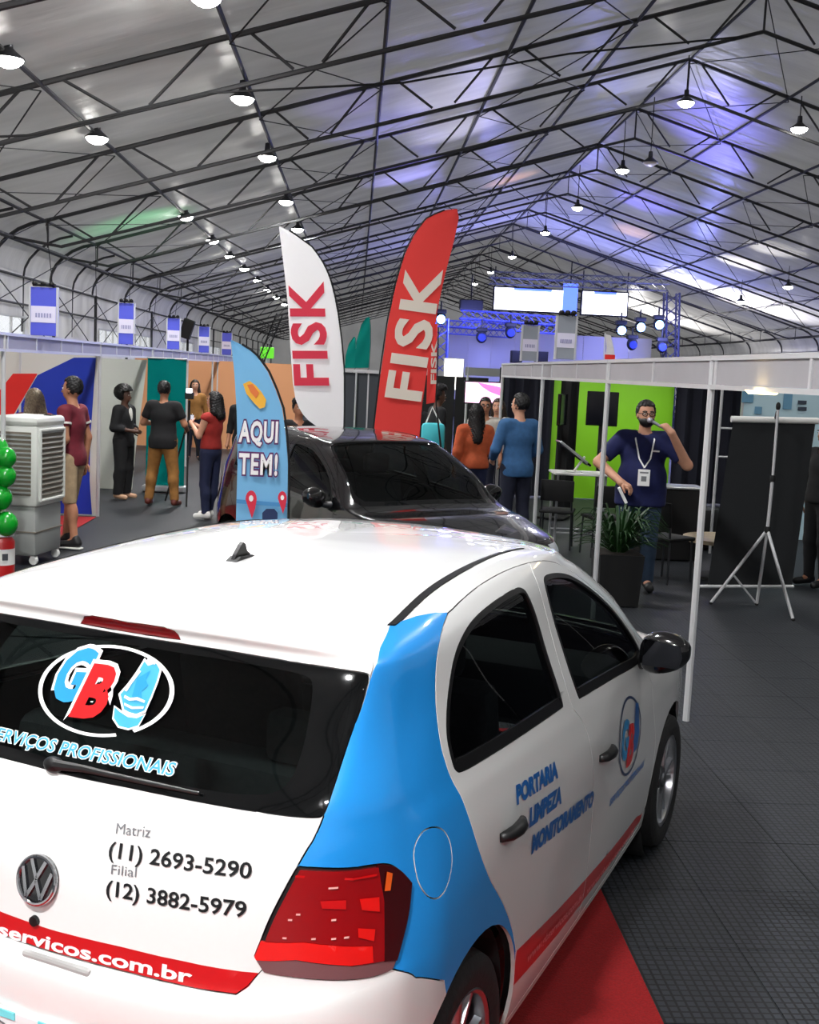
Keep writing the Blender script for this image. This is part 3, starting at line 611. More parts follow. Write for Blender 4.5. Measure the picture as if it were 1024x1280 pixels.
REAR_M = (_GN[:, 1] < -.15) & (_G[:, 1] < .2); SIDE_M = (_GN[:, 0] > .35) & (_G[:, 0] > .3)
def decal(name, V2, F, mats, parent, axes, mask, lift=.0025, midx=None):
    P, N = on_body(V2, axes, mask)
    me = bpy.data.meshes.new(name); me.from_pydata((P + N*lift).tolist(), [], F)
    if midx is not None: me.polygons.foreach_set('material_index', midx)
    bm = bmesh.new(); bm.from_mesh(me); bmesh.ops.triangulate(bm, faces=bm.faces[:])
    bm.to_mesh(me); bm.free()
    return link(name, me, mats, parent)
def place(V, p0, p1, h, shear=0):
    # unit lettering -> plane coordinates: baseline p0 -> p1, cap height h
    p0, p1 = np.array(p0), np.array(p1); d = (p1-p0); L = np.hypot(*d); e = d/L; n = np.array([-e[1], e[0]])
    return p0 + np.outer(V[:, 0]*L + shear*V[:, 1]*h, e) + np.outer(V[:, 1]*h, n)
def ring2d(c, ax, ay, w, a0, a1, n=56, tilt=0):
    V = []; F = []
    for i in range(n+1):
        t = a0+(a1-a0)*i/n
        for r in (1, 0):
            k = math.cos(t)*(ax-w*r), math.sin(t)*(ay-w*r); V.append((c[0]+k[0]*math.cos(tilt)-k[1]*math.sin(tilt), c[1]+k[0]*math.sin(tilt)+k[1]*math.cos(tilt)))
    for i in range(n): F.append((2*i, 2*i+1, 2*i+3, 2*i+2))
    return np.array(V), F
def stroke2d(poly, w):
    # closed outline band of width w around a polygon
    P = np.array(poly, float); n = len(P); V = []; F = []
    ar = sum(P[i-1, 0]*P[i, 1]-P[i, 0]*P[i-1, 1] for i in range(n)); sg = 1 if ar > 0 else -1
    for i in range(n):
        a, b, c = P[i-1], P[i], P[(i+1) % n]
        n1 = np.array([(b-a)[1], -(b-a)[0]])/max(1e-9, np.hypot(*(b-a)))*sg; n2 = np.array([(c-b)[1], -(c-b)[0]])/max(1e-9, np.hypot(*(c-b)))*sg
        m = n1+n2; m /= max(.7, (m*m).sum()/2); V += [b, b+m*w]
    for i in range(n): j = (i+1) % n; F.append((2*i, 2*i+1, 2*j+1, 2*j))
    return np.array(V), F
PAINT_W = mat('white_car_paint', (238, 238, 236), .22, coat=1); PAINT_B = mat('blue_vinyl', (34, 152, 238), .25, coat=.8); PAINT_R = mat('red_vinyl', (200, 16, 22), .3, coat=.6)
PAINT_K = mat('black_car_paint', (7, 7, 9), .15, coat=1); TRIM_K = mat('black_plastic_trim', (14, 14, 15), .45); RUBBER = mat('tyre_rubber', (22, 22, 23), .75, bump=.2, scale=60)
SEALK = mat('window_seal_rubber', (10, 10, 11), .4); FRITK = mat('black_glass_border', (5, 6, 7), .06, spec=.6); TINT = glass_mat('tinted_car_glass', (.30, .36, .34, 1), .55); TINTD = glass_mat('dark_car_glass', (.30, .34, .33, 1), .6)
CHROME = mat('chrome', (200, 202, 206), .12, metal=1); ALLOY = mat('alloy_wheel', (176, 178, 182), .28, metal=1); LINER = mat('dark_car_interior', (30, 31, 32), .8); SEAT = mat('grey_seat_cloth', (70, 70, 74), .9, noise=.15, scale=60)
WHITEV = mat('white_vinyl', (245, 245, 245), .35); CYANV = mat('cyan_vinyl', (70, 168, 206), .35); LBLUE = mat('logo_blue_vinyl', (44, 146, 206), .35); LRED = mat('logo_red_vinyl', (206, 26, 30), .35); BLACKV = mat('black_vinyl', (22, 24, 26), .35); GREYV = mat('grey_vinyl', (120, 122, 126), .4); SIDEBLUE = mat('side_lettering_blue', (24, 96, 168), .35)
def lens_mat(name, rgb, rough=.05, tr=.55):
    m = mat(name, rgb, rough, coat=1); return m
LENS_R = lens_mat('red_lamp_lens', (150, 6, 12)); LENS_B = lens_mat('bright_red_reflector', (232, 24, 20)); LENS_C = lens_mat('smoked_clear_lens', (120, 78, 80)); LENS_D = mat('dark_red_lens', (60, 2, 6), .08, coat=1)
def make_wheel(mirror=1):
    w = MB()
    w.lathe([(.205, -.095), (.235, -.102), (.268, -.10), (.288, -.088), (.297, -.06), (.298, 0), (.297, .06), (.288, .088), (.268, .10), (.235, .102), (.205, .095)], n=48, axis='x', caps=False)
    return w
def wheel(parent, loc, side):
    t = make_wheel().build('wheel', RUBBER, parent, True, loc)
    r = MB(); o = side*.075
    r.lathe([(.207, side*.092), (.200, side*.095), (.190, side*.088), (.183, side*.05), (.178, -side*.08)], n=40, axis='x', caps=False)
    for k in range(5):
        for d in (-.16, .16):
            a = 2*PI*k/5 + d*.75; b = 2*PI*k/5 + d*1.35
            p0 = Vector((o, math.cos(a)*.055, math.sin(a)*.055)); p1 = Vector((o*1.05, math.cos(b)*.193, math.sin(b)*.193)); dd = (p1-p0).normalized(); q = Vector((1, 0, 0)).cross(dd)
            V = []
            for p, wd in ((p0, .016), (p1, .013)):
                V += [p-q*wd-Vector((side*.02, 0, 0)), p-q*wd*.6, p+q*wd*.6, p+q*wd-Vector((side*.02, 0, 0))]
            r.add(V, [(0, 1, 5, 4), (1, 2, 6, 5), (2, 3, 7, 6), (3, 0, 4, 7), (0, 3, 2, 1), (4, 5, 6, 7)])
    r.build('rim', ALLOY, t, True)
    h = MB(); h.lathe([(0, o*1.12), (.03, o*1.12), (.034, o*1.02), (.062, o*.98), (.066, o*.6)], n=24, axis='x'); h.build('hub_cap', mat('hub_grey', (90, 92, 96), .3, metal=.8), t, True)
    d = MB(); d.lathe([(0, -side*.01), (.15, -side*.01), (.15, -side*.03)], n=32, axis='x'); d.lathe([(.0, -side*.035), (.20, -side*.035)], n=32, axis='x', mi=1); d.build('brake_disc', [mat('brake_steel', (70, 70, 72), .4, metal=.9), LINER], t, True)
    return t
def mirror(parent, side, paint):
    m = MB(); c = Vector((side*.885, 1.83, 1.025)); n, k = 20, 12
    V = []; F = []
    for i in range(k+1):
        t = PI*i/k
        for j in range(n):
            a = 2*PI*j/n; s = math.sin(t)**.7
            x = -math.cos(t)*.098; y = s*math.cos(a)*(.075 if math.cos(a) > 0 else .045); z = s*math.copysign(abs(math.sin(a))**.8, math.sin(a))*.083*(1-.18*x/.098)
            V.append(c + Vector((side*x, y, z+.012*x/.098)))
    for i in range(k):
        for j in range(n): F.append((i*n+j, i*n+(j+1) % n, (i+1)*n+(j+1) % n, (i+1)*n+j))
    m.add(V, F); o = m.build('side_mirror', paint, parent, True, sharp=60)
    g = MB(); g.prism([(-.075, -.048), (.065, -.046), (.078, .0), (.066, .042), (-.07, .056)], c+Vector((0, -.052, 0)), (side, 0, 0), (0, 0, 1), (0, .004, 0)); g.build('mirror_glass', mat('darkened_mirror', (72, 74, 80), .02, metal=1), o)  # silver darkened in place of the dark surroundings it would reflect
    a = MB(); a.path([(side*.745, 1.93, .965), (side*.79, 1.87, .965), (side*.85, 1.82, .985)], [.035, .028, .03], 10); a.build('mirror_arm', TRIM_K, o, True)
    return o
def door_handle(parent, y, z, slope):
    m = MB(); P, N = on_body([(y-.085, z+slope*.085), (y-.04, z+slope*.04), (y, z), (y+.04, z-slope*.04), (y+.085, z-slope*.085)], [1, 2], SIDE_M)
    L = [.004, .018, .022, .018, .004]
    m.path([p+n*l for p, n, l in zip(P, N, L)], [.012, .018, .019, .018, .013], 10); h = m.build('door_handle', TRIM_K, parent, True, sharp=0)
    r = MB(); V = []; F = []; nn = 20
    for k, (a, b, d) in enumerate(((.066, .043, .002), (.05, .032, -.004), (.0, .0, -.012))):
        q = [(y+a*math.cos(2*PI*j/nn), z+b*math.sin(2*PI*j/nn)-slope*a*math.cos(2*PI*j/nn)) for j in range(nn)]
        PP, NN = on_body(q, [1, 2], SIDE_M); V += [p+n*(.0035 if k == 0 else .0038) for p, n in zip(PP, NN)]
    for k in range(2):
        for j in range(nn): F.append((k*nn+j, k*nn+(j+1) % nn, (k+1)*nn+(j+1) % nn, (k+1)*nn+j))
    r.add(V, F); r.build('handle_recess', MATS['black_plastic_trim'] if False else PAINT_W, h, True)
    return h
def build_car(root, paint, livery):
    def part(n, *a, **k): return panel(n, PART == n, *a, **k)
    mats = [paint, PAINT_B if livery else paint, PAINT_R if livery else paint]
    mi = np.where(IN_STRIPE, 2, np.where(IN_BLUE, 1, 0)) if livery else np.zeros(len(TRI), int)
    mi = np.where(IN_RSTRIPE & livery, 2, mi)
    P = {}
    P['body'] = panel('body', PART == 'body', mats, root, mi)
    for n in ('tailgate', 'rear_bumper', 'front_bumper', 'hood'): P[n] = panel(n, PART == n, mats, root, mi)
    for sd in (1, -1):
        for n, s, w in (('rear_door', 'rear_seal', 'rear_window'), ('front_door', 'front_seal', 'front_window')):
            d = panel(n, PART == n, mats, root, mi, sides=(sd,)); P[n+('' if sd > 0 else '_l')] = d
            panel('window_seal', PART == s, SEALK, d, sides=(sd,), gap=0, lift=.001, skirt=.014)
            panel('window_glass', PART == w, TINTD, d, sides=(sd,), gap=0, lift=-.006, skirt=0)
        panel('fuel_flap', PART == 'fuel_flap', mats, root, mi, sides=(sd,)) if sd > 0 else panel('quarter_panel', PART == 'fuel_flap', mats, root, mi, sides=(sd,), gap=0)
        lm = panel('tail_lamp', PART == 'tail_lamp', [TRIM_K], root, sides=(sd,), lift=-.002, gap=.002)
        # lens cells of the lamp, proud of its black tray
        sel = PART == 'tail_lamp'; c = CEN
        tL = lambda q: q
        low = sel & pip(c, LENSLOW); bar = sel & pip(c, LENSBAR); tip = sel & pip(c, LENSSIDE)
        main = sel & pip(c, LENSALL) & ~low & ~bar & ~tip
        panel('clear_lens', low, LENS_C, lm, sides=(sd,), lift=.004, gap=.001); panel('light_bar', bar, LENS_B, lm, sides=(sd,), lift=.006, gap=.001)
        panel('side_lens', tip, LENS_D, lm, sides=(sd,), lift=.006, gap=.0); panel('red_lens', main, LENS_R, lm, sides=(sd,), lift=.006, gap=.0)
        panel('headlamp', PART == 'headlamp', mat('headlamp_lens', (190, 195, 200), .05, coat=1), root, sides=(sd,), lift=.002)
        panel('roof_strip', PART == 'roof_strip', TRIM_K, root, sides=(sd,), lift=.003, gap=0)
    panel('rear_glass', PART == 'rear_glass', [TINT, FRITK], root, np.where(IN_FRIT, 1, 0), gap=.001, lift=-.003)
    panel('windshield', PART == 'windshield', [TINTD, FRITK], root, np.where(IN_SFRIT, 1, 0), gap=.001, lift=-.003)
    panel('brake_light', PART == 'brake_light', mat('brake_light_lens', (120, 10, 14), .15, coat=1), P['tailgate'], lift=.002, gap=.001)
    panel('grille', PART == 'grille', TRIM_K, root, lift=-.01); panel('lower_grille', PART == 'lower_grille', TRIM_K, root, lift=-.015)
    lin = np.isin(PART, ['body', 'tailgate', 'hood', 'rear_door', 'front_door', 'rear_bumper', 'front_bumper', 'tail_lamp', 'headlamp', 'grille', 'lower_grille', 'brake_light', 'roof_strip', 'fuel_flap'])
    panel('inner_lining', lin, LINER, root, lift=-.03, gap=0, skirt=0)
    u = MB(); u.box((0, 1.25, .25), (1.26, 3.1, .06))
    for y in (.02, 2.465):
        for sd in (1, -1):
            u.lathe([(0, sd*.50), (.35, sd*.50), (.352, sd*.78)], (0, y, .30), 32, 'x', caps=False)
    u.build('underbody', LINER, root)
    for y in (0, 2.465):
        for sd in (1, -1): wheel(root, (sd*.715, y, .298), sd)
    for sd in (1, -1): mirror(root, sd, PAINT_K)
    # cabin
    for x in (-.36, .36):
        s = MB(); s.rbox((x, 1.12, .50), (.48, .5, .16), .06); s.rbox((x, .80, .80), (.46, .14, .62), .06, rot=Matrix.Rotation(.22, 3, 'X')); s.rbox((x, .70, 1.20), (.26, .10, .17), .04); s.build('front_seat', SEAT, root, True)
    s = MB(); s.rbox((0, .30, .52), (1.2, .46, .16), .06); s.rbox((0, .02, .78), (1.2, .14, .52), .05, rot=Matrix.Rotation(.2, 3, 'X'))
    for x in (-.36, .36): s.rbox((x, -.03, 1.10), (.25, .09, .14), .03)
    s.build('rear_seat', SEAT, root, True)
    d = MB(); d.rbox((0, 1.85, .82), (1.40, .42, .26), .08); d.build('dashboard', LINER, root, True)
    w = MB(); w.path([(-.36+.18*math.cos(a), 1.52-.05*math.sin(a), .90+.17*math.sin(a)) for a in np.linspace(0, 2*PI, 25)[:-1]], .014, 8, closed=True); w.tube((-.36, 1.54, .90), (-.36, 1.70, .82), .03); w.build('steering_wheel', TRIM_K, root, True)
    return P
CAR_YAW = math.radians(24.15+2.909)
car = thing('hatchback_car', 'white hatchback with blue rear quarter and red stripes, phone numbers on its tailgate', 'car', (-.384, 3.120, .004), -CAR_YAW)
CP = build_car(car, PAINT_W, True)
door_handle(CP['rear_door'], .245, .86, .05); door_handle(CP['front_door'], 1.231, .785, .05)
def rear_text(s, p0, p1, h, m, name, parent, bold=0, shear=0, lift=.003):
    V, F = text_tris(s, bold)[:2]; return decal(name, place(V, p0, p1, h, shear), F, m, parent, [0, 2], REAR_M, lift)
def side_text(s, p0, p1, h, m, name, parent, bold=0, shear=0, lift=.003):
    V, F = text_tris(s, bold)[:2]; return decal(name, place(V, p0, p1, h, shear), F, m, parent, [1, 2], SIDE_M, lift)
def affine(V, o, ex, ey): return np.array(o) + np.outer(V[:, 0], ex) + np.outer(V[:, 1], ey)
def letter(s, o, ex, ey, m, name, parent, axes, mask, bold=.02, lift=.004, edge=None, w=.06):
    V, F = text_tris(s, bold)[:2]
    if edge is not None:
        V2, F2 = text_tris(s, bold+w, 1.0, bold)[:2]
        decal(name+'_edge', affine(V2, o, ex, ey), F2, edge, parent, axes, mask, lift-.0012)
    return decal(name, affine(V, o, ex, ey), F, m, parent, axes, mask, lift)
TG, RG = CP['tailgate'], [o for o in car.children if o.name.startswith('rear_glass')][0]
# tailgate lettering
rear_text('Matriz', (.146, .987), (.237, .995), .024, GREYV, 'lettering', TG)
rear_text('(11) 2693-5290', (.137, .936), (.496, .953), .034, BLACKV, 'lettering', TG, .018)
rear_text('Filial', (.152, .901), (.219, .907), .022, GREYV, 'lettering', TG)
rear_text('(12) 3882-5979', (.146, .854), (.496, .872), .034, BLACKV, 'lettering', TG, .018)
rear_text('servicos.com.br', (-.152, .693), (.386, .708), .030, WHITEV, 'lettering', TG, .028)
# rear window logo: ring, two letters and a chess-horse figure, with the slogan below
V, F = ring2d((0, 0), 1, 1, .065, -1.12, 2*PI-1.38, 64)
decal('logo_ring', affine(V, (-.008, 1.264), (.192, .027), (-.045, .094)), F, WHITEV, RG, [0, 2], REAR_M, .004)
letter('G', (-.163, 1.226), (.095, .010), (.012, .112), LBLUE, 'logo_letter', RG, [0, 2], REAR_M, .05, .005, WHITEV)
letter('B', (-.078, 1.203), (.090, .005), (.018, .112), LRED, 'logo_letter', RG, [0, 2], REAR_M, .05, .007, WHITEV)
HORSE = [(.060, 1.243), (.044, 1.262), (.058, 1.285), (.070, 1.312), (.078, 1.338), (.092, 1.330), (.112, 1.338), (.128, 1.326), (.130, 1.300), (.128, 1.268), (.124, 1.238), (.105, 1.228), (.085, 1.229), (.068, 1.233)]
BASE = [(.040, 1.234), (.060, 1.226), (.085, 1.219), (.110, 1.220), (.128, 1.230), (.120, 1.206), (.098, 1.197), (.070, 1.198), (.048, 1.212)]
def poly_decal(name, P, m, parent, axes, mask, lift, w=0, edge=None):
    if w: V, F = stroke2d(P, w); decal(name+'_edge', V, F, edge, parent, axes, mask, lift)
    return decal(name, np.array(P), [tuple(range(len(P)))], m, parent, axes, mask, lift)
poly_decal('logo_horse', HORSE, CYANV, RG, [0, 2], REAR_M, .005, .005, WHITEV); poly_decal('logo_base', BASE, CYANV, RG, [0, 2], REAR_M, .005, .004, WHITEV)
poly_decal('logo_mane', [(.075, 1.300), (.105, 1.322), (.100, 1.300), (.112, 1.290), (.098, 1.275), (.108, 1.260), (.090, 1.252), (.078, 1.262)], LBLUE, RG, [0, 2], REAR_M, .0062)
V, F = text_tris('SERVIÇOS PROFISSIONAIS', .06, 1.0, .01)[:2]; decal('slogan_edge', place(V, (-.296, 1.117), (.252, 1.123), .027, .12), F, WHITEV, RG, [0, 2], REAR_M, .0035)
V, F = text_tris('SERVIÇOS PROFISSIONAIS', .01)[:2]; decal('slogan', place(V, (-.296, 1.117), (.252, 1.123), .027, .12), F, CYANV, RG, [0, 2], REAR_M, .0048)
for P in ([(.058, 1.262), (.075, 1.258), (.095, 1.262), (.118, 1.258), (.118, 1.253), (.095, 1.256), (.075, 1.252), (.058, 1.256)], [(.064, 1.246), (.09, 1.241), (.12, 1.246), (.12, 1.241), (.09, 1.236), (.066, 1.241)], [(.074, 1.318), (.060, 1.288), (.054, 1.270), (.060, 1.270), (.066, 1.288), (.080, 1.316)], [(.084, 1.338), (.088, 1.350), (.094, 1.336), (.104, 1.347), (.112, 1.334)]): poly_decal('logo_stripe', P, WHITEV, RG, [0, 2], REAR_M, .0072)
# bright reflectors, amber corner and small pale squares painted as glints on the tail lamps
AMBER = mat('amber_reflector', (236, 96, 24), .3, coat=1); PINKS = mat('pale_glint', (255, 190, 180), .1, coat=1); MIDR = mat('mid_red_reflector', (206, 16, 18), .2, coat=1)
for sg, lm in zip((1, -1), [o for o in car.children if o.name.startswith('tail_lamp')]):
    for P, m in (([(.704, .914), (.733, .910), (.737, .878), (.710, .889)], LENS_B), ([(.708, .852), (.735, .843), (.736, .818), (.711, .832)], LENS_B), ([(.640, .918), (.683, .916), (.685, .896), (.645, .902)], MIDR), ([(.738, .961), (.746, .954), (.747, .918), (.739, .920)], AMBER), ([(.590, .972), (.690, .962), (.725, .962), (.724, .957), (.69, .957), (.589, .967)], MIDR)):
        poly_decal('reflector', [(sg*a, b) for a, b in P], m, lm, [0, 2], REAR_M | (_GN[:, 1] < -.02) & (_G[:, 1] < 0), .0095)
    for a, b in ((.656, .945), (.664, .945), (.667, .876), (.671, .836), (.692, .836), (.636, .838), (.589, .878), (.582, .839), (.603, .890)): poly_decal('painted_glint', [(sg*(a-.004), b-.002), (sg*(a+.004), b-.002), (sg*(a+.004), b+.002), (sg*(a-.004), b+.002)], PINKS, lm, [0, 2], REAR_M, .0098)
# side lettering and door logo
RD, FD = CP['rear_door'], CP['front_door']
side_text('PORTARIA', (.298, .910), (.672, .873), .047, SIDEBLUE, 'lettering', RD, .06, .12)
side_text('LIMPEZA', (.392, .815), (.700, .786), .050, SIDEBLUE, 'lettering', RD, .06, .12)
side_text('MONITORAMENTO', (.418, .728), (1.080, .650), .050, SIDEBLUE, 'lettering', RD, .06, .08)
V, F = ring2d((0, 0), 1, 1, .07, 0, 2*PI, 48); NAVY = mat('navy_vinyl', (40, 60, 96), .4)
decal('logo_ring', affine(V, (1.605, .742), (.185, -.02), (.0, .150)), F, NAVY, FD, [1, 2], SIDE_M, .003)
letter('G', (1.455, .690), (.115, -.012), (.012, .14), LBLUE, 'logo_letter', FD, [1, 2], SIDE_M, .05, .004)
letter('B', (1.550, .645), (.105, -.01), (.018, .15), LRED, 'logo_letter', FD, [1, 2], SIDE_M, .05, .0055)
poly_decal('logo_horse', [(1.66, .66), (1.675, .80), (1.70, .845), (1.745, .835), (1.755, .72), (1.735, .66)], SIDEBLUE, FD, [1, 2], SIDE_M, .004)
side_text('SERVIÇOS PROFISSIONAIS', (1.335, .560), (1.90, .535), .026, SIDEBLUE, 'slogan', FD, .03, .1)
PINKV = mat('pale_red_lettering', (214, 120, 122), .4)
side_text('www.gbservicos.com.br', (.47, .372), (1.09, .312), .030, PINKV, 'lettering', RD, .02)
side_text('www.gbservicos.com.br', (1.14, .306), (1.93, .248), .026, PINKV, 'lettering', FD, .02)
# round chrome emblem with V over W, key lock, handle shadow, wiper, aerial, number plate
b = MB(); c0 = Vector((-.045, -.588, .848)); nrm = Vector((0, -1, .22)).normalized(); ex = Vector((1, 0, 0)); ey = nrm.cross(ex) * -1
ey = Vector((0, .215, .977)).normalized()
disc = MB(); disc.prism([(.058*math.cos(a), .058*math.sin(a)) for a in np.linspace(0, 2*PI, 37)[:-1]], c0, ex, ey, nrm*.008); em = disc.build('emblem', mat('emblem_black', (16, 17, 20), .2, coat=1), TG)
def bars(mb, pts, w, o, th):
    for (p, q) in zip(pts[:-1], pts[1:]):
        p, q = np.array(p), np.array(q); d = (q-p)/np.hypot(*(q-p)); n = np.array([-d[1], d[0]])*w
        mb.prism([tuple(p-n), tuple(q-n), tuple(q+n), tuple(p+n)], o, ex, ey, nrm*th)
er = MB(); er.path([c0+nrm*.009+ex*.054*math.cos(a)+ey*.054*math.sin(a) for a in np.linspace(0, 2*PI, 41)[:-1]], .0055, 8, closed=True)
bars(er, [(-.021, .046), (0, .004), (.021, .046)], .0045, c0+nrm*.007, .006); bars(er, [(-.043, .024), (-.021, -.040), (0, .0), (.021, -.040), (.043, .024)], .0045, c0+nrm*.007, .006)
er.build('emblem_letters', CHROME, em, True)
k = MB(); k.lathe([(0, -.006), (.012, -.005), (.013, .004)], (-.046, -.603, .752), 16, 'y'); k.build('key_lock', TRIM_K, TG)
k = MB(); k.rbox((.03, -.606, .672), (.20, .03, .022), .008); k.build('handle_recess', mat('grey_handle_recess', (170, 170, 168), .5), TG)
w = MB(); P, N = on_body([(-.068, 1.095), (.02, 1.100), (.10, 1.100), (.22, 1.100), (.336, 1.100)], [0, 2], REAR_M); w.path([p+n*l for p, n, l in zip(P, N, (.014, .016, .014, .012, .010))], [.014, .009, .007, .006, .004], 8)
w.ell(P[0]+N[0]*.01, (.028, .018, .02)); w.build('rear_wiper', TRIM_K, RG, True)
a = MB(); a.prism([(-.065, 0), (.05, 0), (.038, .02), (.012, .045), (.0, .052), (-.012, .045), (-.02, .025)], (-.036, .22, 1.500), (0, -1, 0), (0, 0, 1), (.012, 0, 0)); a.prism([(-.075, 0), (.06, 0), (.03, .014), (-.03, .014)], (-.048, .22, 1.500), (0, -1, 0), (0, 0, 1), (.036, 0, 0)); a.build('aerial_fin', TRIM_K, CP['body'])
p = MB(); p.rbox((-.075, -.640, .478), (.36, .012, .13), .005); pl = p.build('number_plate', mat('plate_white', (236, 240, 242), .4), CP['rear_bumper'])
p = MB()
for x0, x1 in ((-.25, -.062), (.008, .10)): p.box(((x0+x1)/2, -.648, .533), (x1-x0, .004, .018))
p.build('plate_strip', mat('plate_cyan', (120, 226, 234), .4), pl)
p = MB(); text_flat(p, 'LO', (-.165, -.6475, .470), (.085, 0, 0), (0, 0, .045), (0, -1, 0), .0, .001); p.build('plate_letters', GREYV, pl)
# black hatchback facing the camera, parked beyond the white one
car2 = thing('hatchback_car', 'glossy black hatchback parked nose towards the camera beyond the white car', 'car', (0, 0, 0), 0)
C2 = build_car(car2, PAINT_K, False)
_th = math.radians(32.5); _fc = rz(np.array([math.sin(_th), -math.cos(_th), 0]), YAW); car2.rotation_euler = (0, 0, -math.atan2(_fc[0], _fc[1])); car2.location = (-.44, 11.34, 0)
# ---------------------------------------------------------------- booths of white aluminium frames and panels
ALU = mat('white_aluminium', (205, 206, 208), .35, metal=.25); FASC = mat('fascia_panel', (150, 149, 170), .5, noise=.06, scale=3); FASCR = mat('pale_fascia_panel', (158, 156, 160), .5, noise=.06, scale=3)
PANELW = mat('white_booth_panel', (214, 214, 206), .6); ORANGE = mat('orange_booth_panel', (226, 160, 112), .6); TEAL = cloth_mat('teal_cloth', (10, 116, 110), .1)
NAVYC = mat('navy_curtain', (12, 14, 30), .9); LIME = mat('lime_wall', (124, 196, 8), .6); DARKG = mat('dark_grey_panel', (62, 66, 72), .7); BLUEP = mat('blue_print', (14, 52, 178), .5); REDP = mat('red_print', (226, 34, 26), .5)
SKYP = mat('light_blue_panel', (196, 226, 236), .6); BLACKM = mat('black_matt', (12, 12, 13), .7); BLACKG = mat('black_gloss', (8, 8, 9), .2); SILVER = mat('silver_tube', (196, 198, 202), .28, metal=.7)
WHITEP = mat('white_plastic', (228, 228, 224), .4); DGREEN = mat('leaf_green', (26, 62, 22), .5, noise=.3, scale=12); POTK = mat('pot_black', (14, 14, 15), .5)
def frame_line(t, x, y0, y1, posts, fz0, fz1, fm, step=1.0, fasc=True):
    # booth front along y at x: posts, two beams, one fascia panel per metre between small uprights
    for y in posts:
        b = MB(); b.lathe([(.022, 0), (.022, 2.24)], (x, y, 0), 8); b.build('post', ALU, t, True)
    if not fasc: return
    for z in (fz0, fz1):
        b = MB(); b.box((x, (y0+y1)/2, z), (.034, y1-y0, .028)); b.build('beam', ALU, t)
    n = max(1, round((y1-y0)/step)); d = (y1-y0)/n
    for k in range(n):
        b = MB(); b.box((x, y0+d*(k+.5), (fz0+fz1)/2), (.012, d-.03, fz1-fz0-.03)); b.build('fascia_panel', fm, t)
        if k: b = MB(); b.box((x, y0+d*k, (fz0+fz1)/2), (.030, .03, fz1-fz0)); b.build('upright', ALU, t)
def back_panels(t, x0, x1, y, m, z1=2.2, step=1.0, name='wall_panel'):
    n = max(1, round((x1-x0)/step)); d = (x1-x0)/n
    for k in range(n):
        b = MB(); b.box((x0+d*(k+.5), y, z1/2), (d-.03, .012, z1)); b.build(name, m, t)
        b = MB(); b.box((x0+d*k, y, z1/2), (.03, .03, z1)); b.build('upright', ALU, t)
def side_panels(t, x, y0, y1, m, z1=2.2):
    n = max(1, round(y1-y0)); d = (y1-y0)/n
    for k in range(n): b = MB(); b.box((x, y0+d*(k+.5), z1/2), (.012, d-.03, z1)); b.build('wall_panel', m, t)
t = thing('booth', 'left booth with white walls and a blue and red print across its end wall', 'booth', (0, 0, 0))
frame_line(t, -3.3, 8.2, 15.2, (11.1, 15.2), 2.09, 2.24, FASC); back_panels(t, -7.3, -3.32, 15.24, PANELW); side_panels(t, -7.3, 9, 15.2, PANELW)
pr = MB(); Y = 15.222
def onY(poly, Y): return [tuple(at(u, v, Y)) for u, v in poly]
def yplate(mb, poly, Y, th=.004, mi=0):
    P = onY(poly, Y); k = len(P); Q = [(p[0], p[1]-th, p[2]) for p in P]
    return mb.add(P+Q, [tuple(range(k)), tuple(range(k, 2*k))[::-1]] + [(i, k+i, k+(i+1) % k, (i+1) % k) for i in range(k)], mi)
yplate(pr, [(92.6, 447), (120, 447), (117, 490), (113, 550), (112, 600), (115, 643), (40, 640), (-60, 632), (-60, 560), (19, 518), (47, 469)], 15.23); pr.build('blue_print', BLUEP, t)
pr = MB(); yplate(pr, [(16.4, 467), (47, 467), (16, 520), (-20, 560), (-40, 560), (-10, 500)], 15.228); pr.build('red_print', REDP, t)
t = thing('booth', 'left booth with a white cloth wall beside the teal roll-up banner', 'booth', (0, 0, 0))
frame_line(t, -3.3, 15.24, 23.0, (19.0, 23.0), 2.09, 2.24, FASC); side_panels(t, -7.3, 15.3, 23, PANELW)
wc = MB(); yplate(wc, [(126, 448), (184, 450), (178, 500), (170, 560), (165, 612), (124, 611)], 18.6); wc.build('white_cloth', cloth_mat('white_cloth', (214, 216, 208), .2), t); back_panels(t, -7.3, -4.6, 18.66, PANELW)
t = thing('booth', 'far left booth with orange wall panels beyond the jeans woman', 'booth', (0, 0, 0))
frame_line(t, -3.3, 23.05, 36, (27, 31.5, 36), 2.09, 2.24, FASC); back_panels(t, -5.3, -1.35, 28.2, ORANGE, 2.1); side_panels(t, -7.3, 23, 36, PANELW)
# teal roll-up banner
t = thing('roll_up_banner', 'teal roll-up banner standing behind the man in a black shirt', 'banner', (0, 0, 0))
b = MB(); b.add([(-3.26+.60*i/6, 18.42+.02*math.sin(i*1.3), .10+1.99*j/6) for j in range(7) for i in range(7)], [(j*7+i, j*7+i+1, j*7+i+8, j*7+i+7) for j in range(6) for i in range(6)]); b.build('cloth', TEAL, t, True)
b = MB(); b.rbox((-2.96, 18.42, .05), (.68, .22, .10), .02); b.build('base', SILVER, t); b = MB(); b.tube((-3.27, 18.42, 2.09), (-2.65, 18.42, 2.09), .015); b.build('top_rail', SILVER, t); b = MB(); b.tube((-2.96, 18.46, .1), (-2.96, 18.46, 2.09), .012); b.build('pole', SILVER, t)
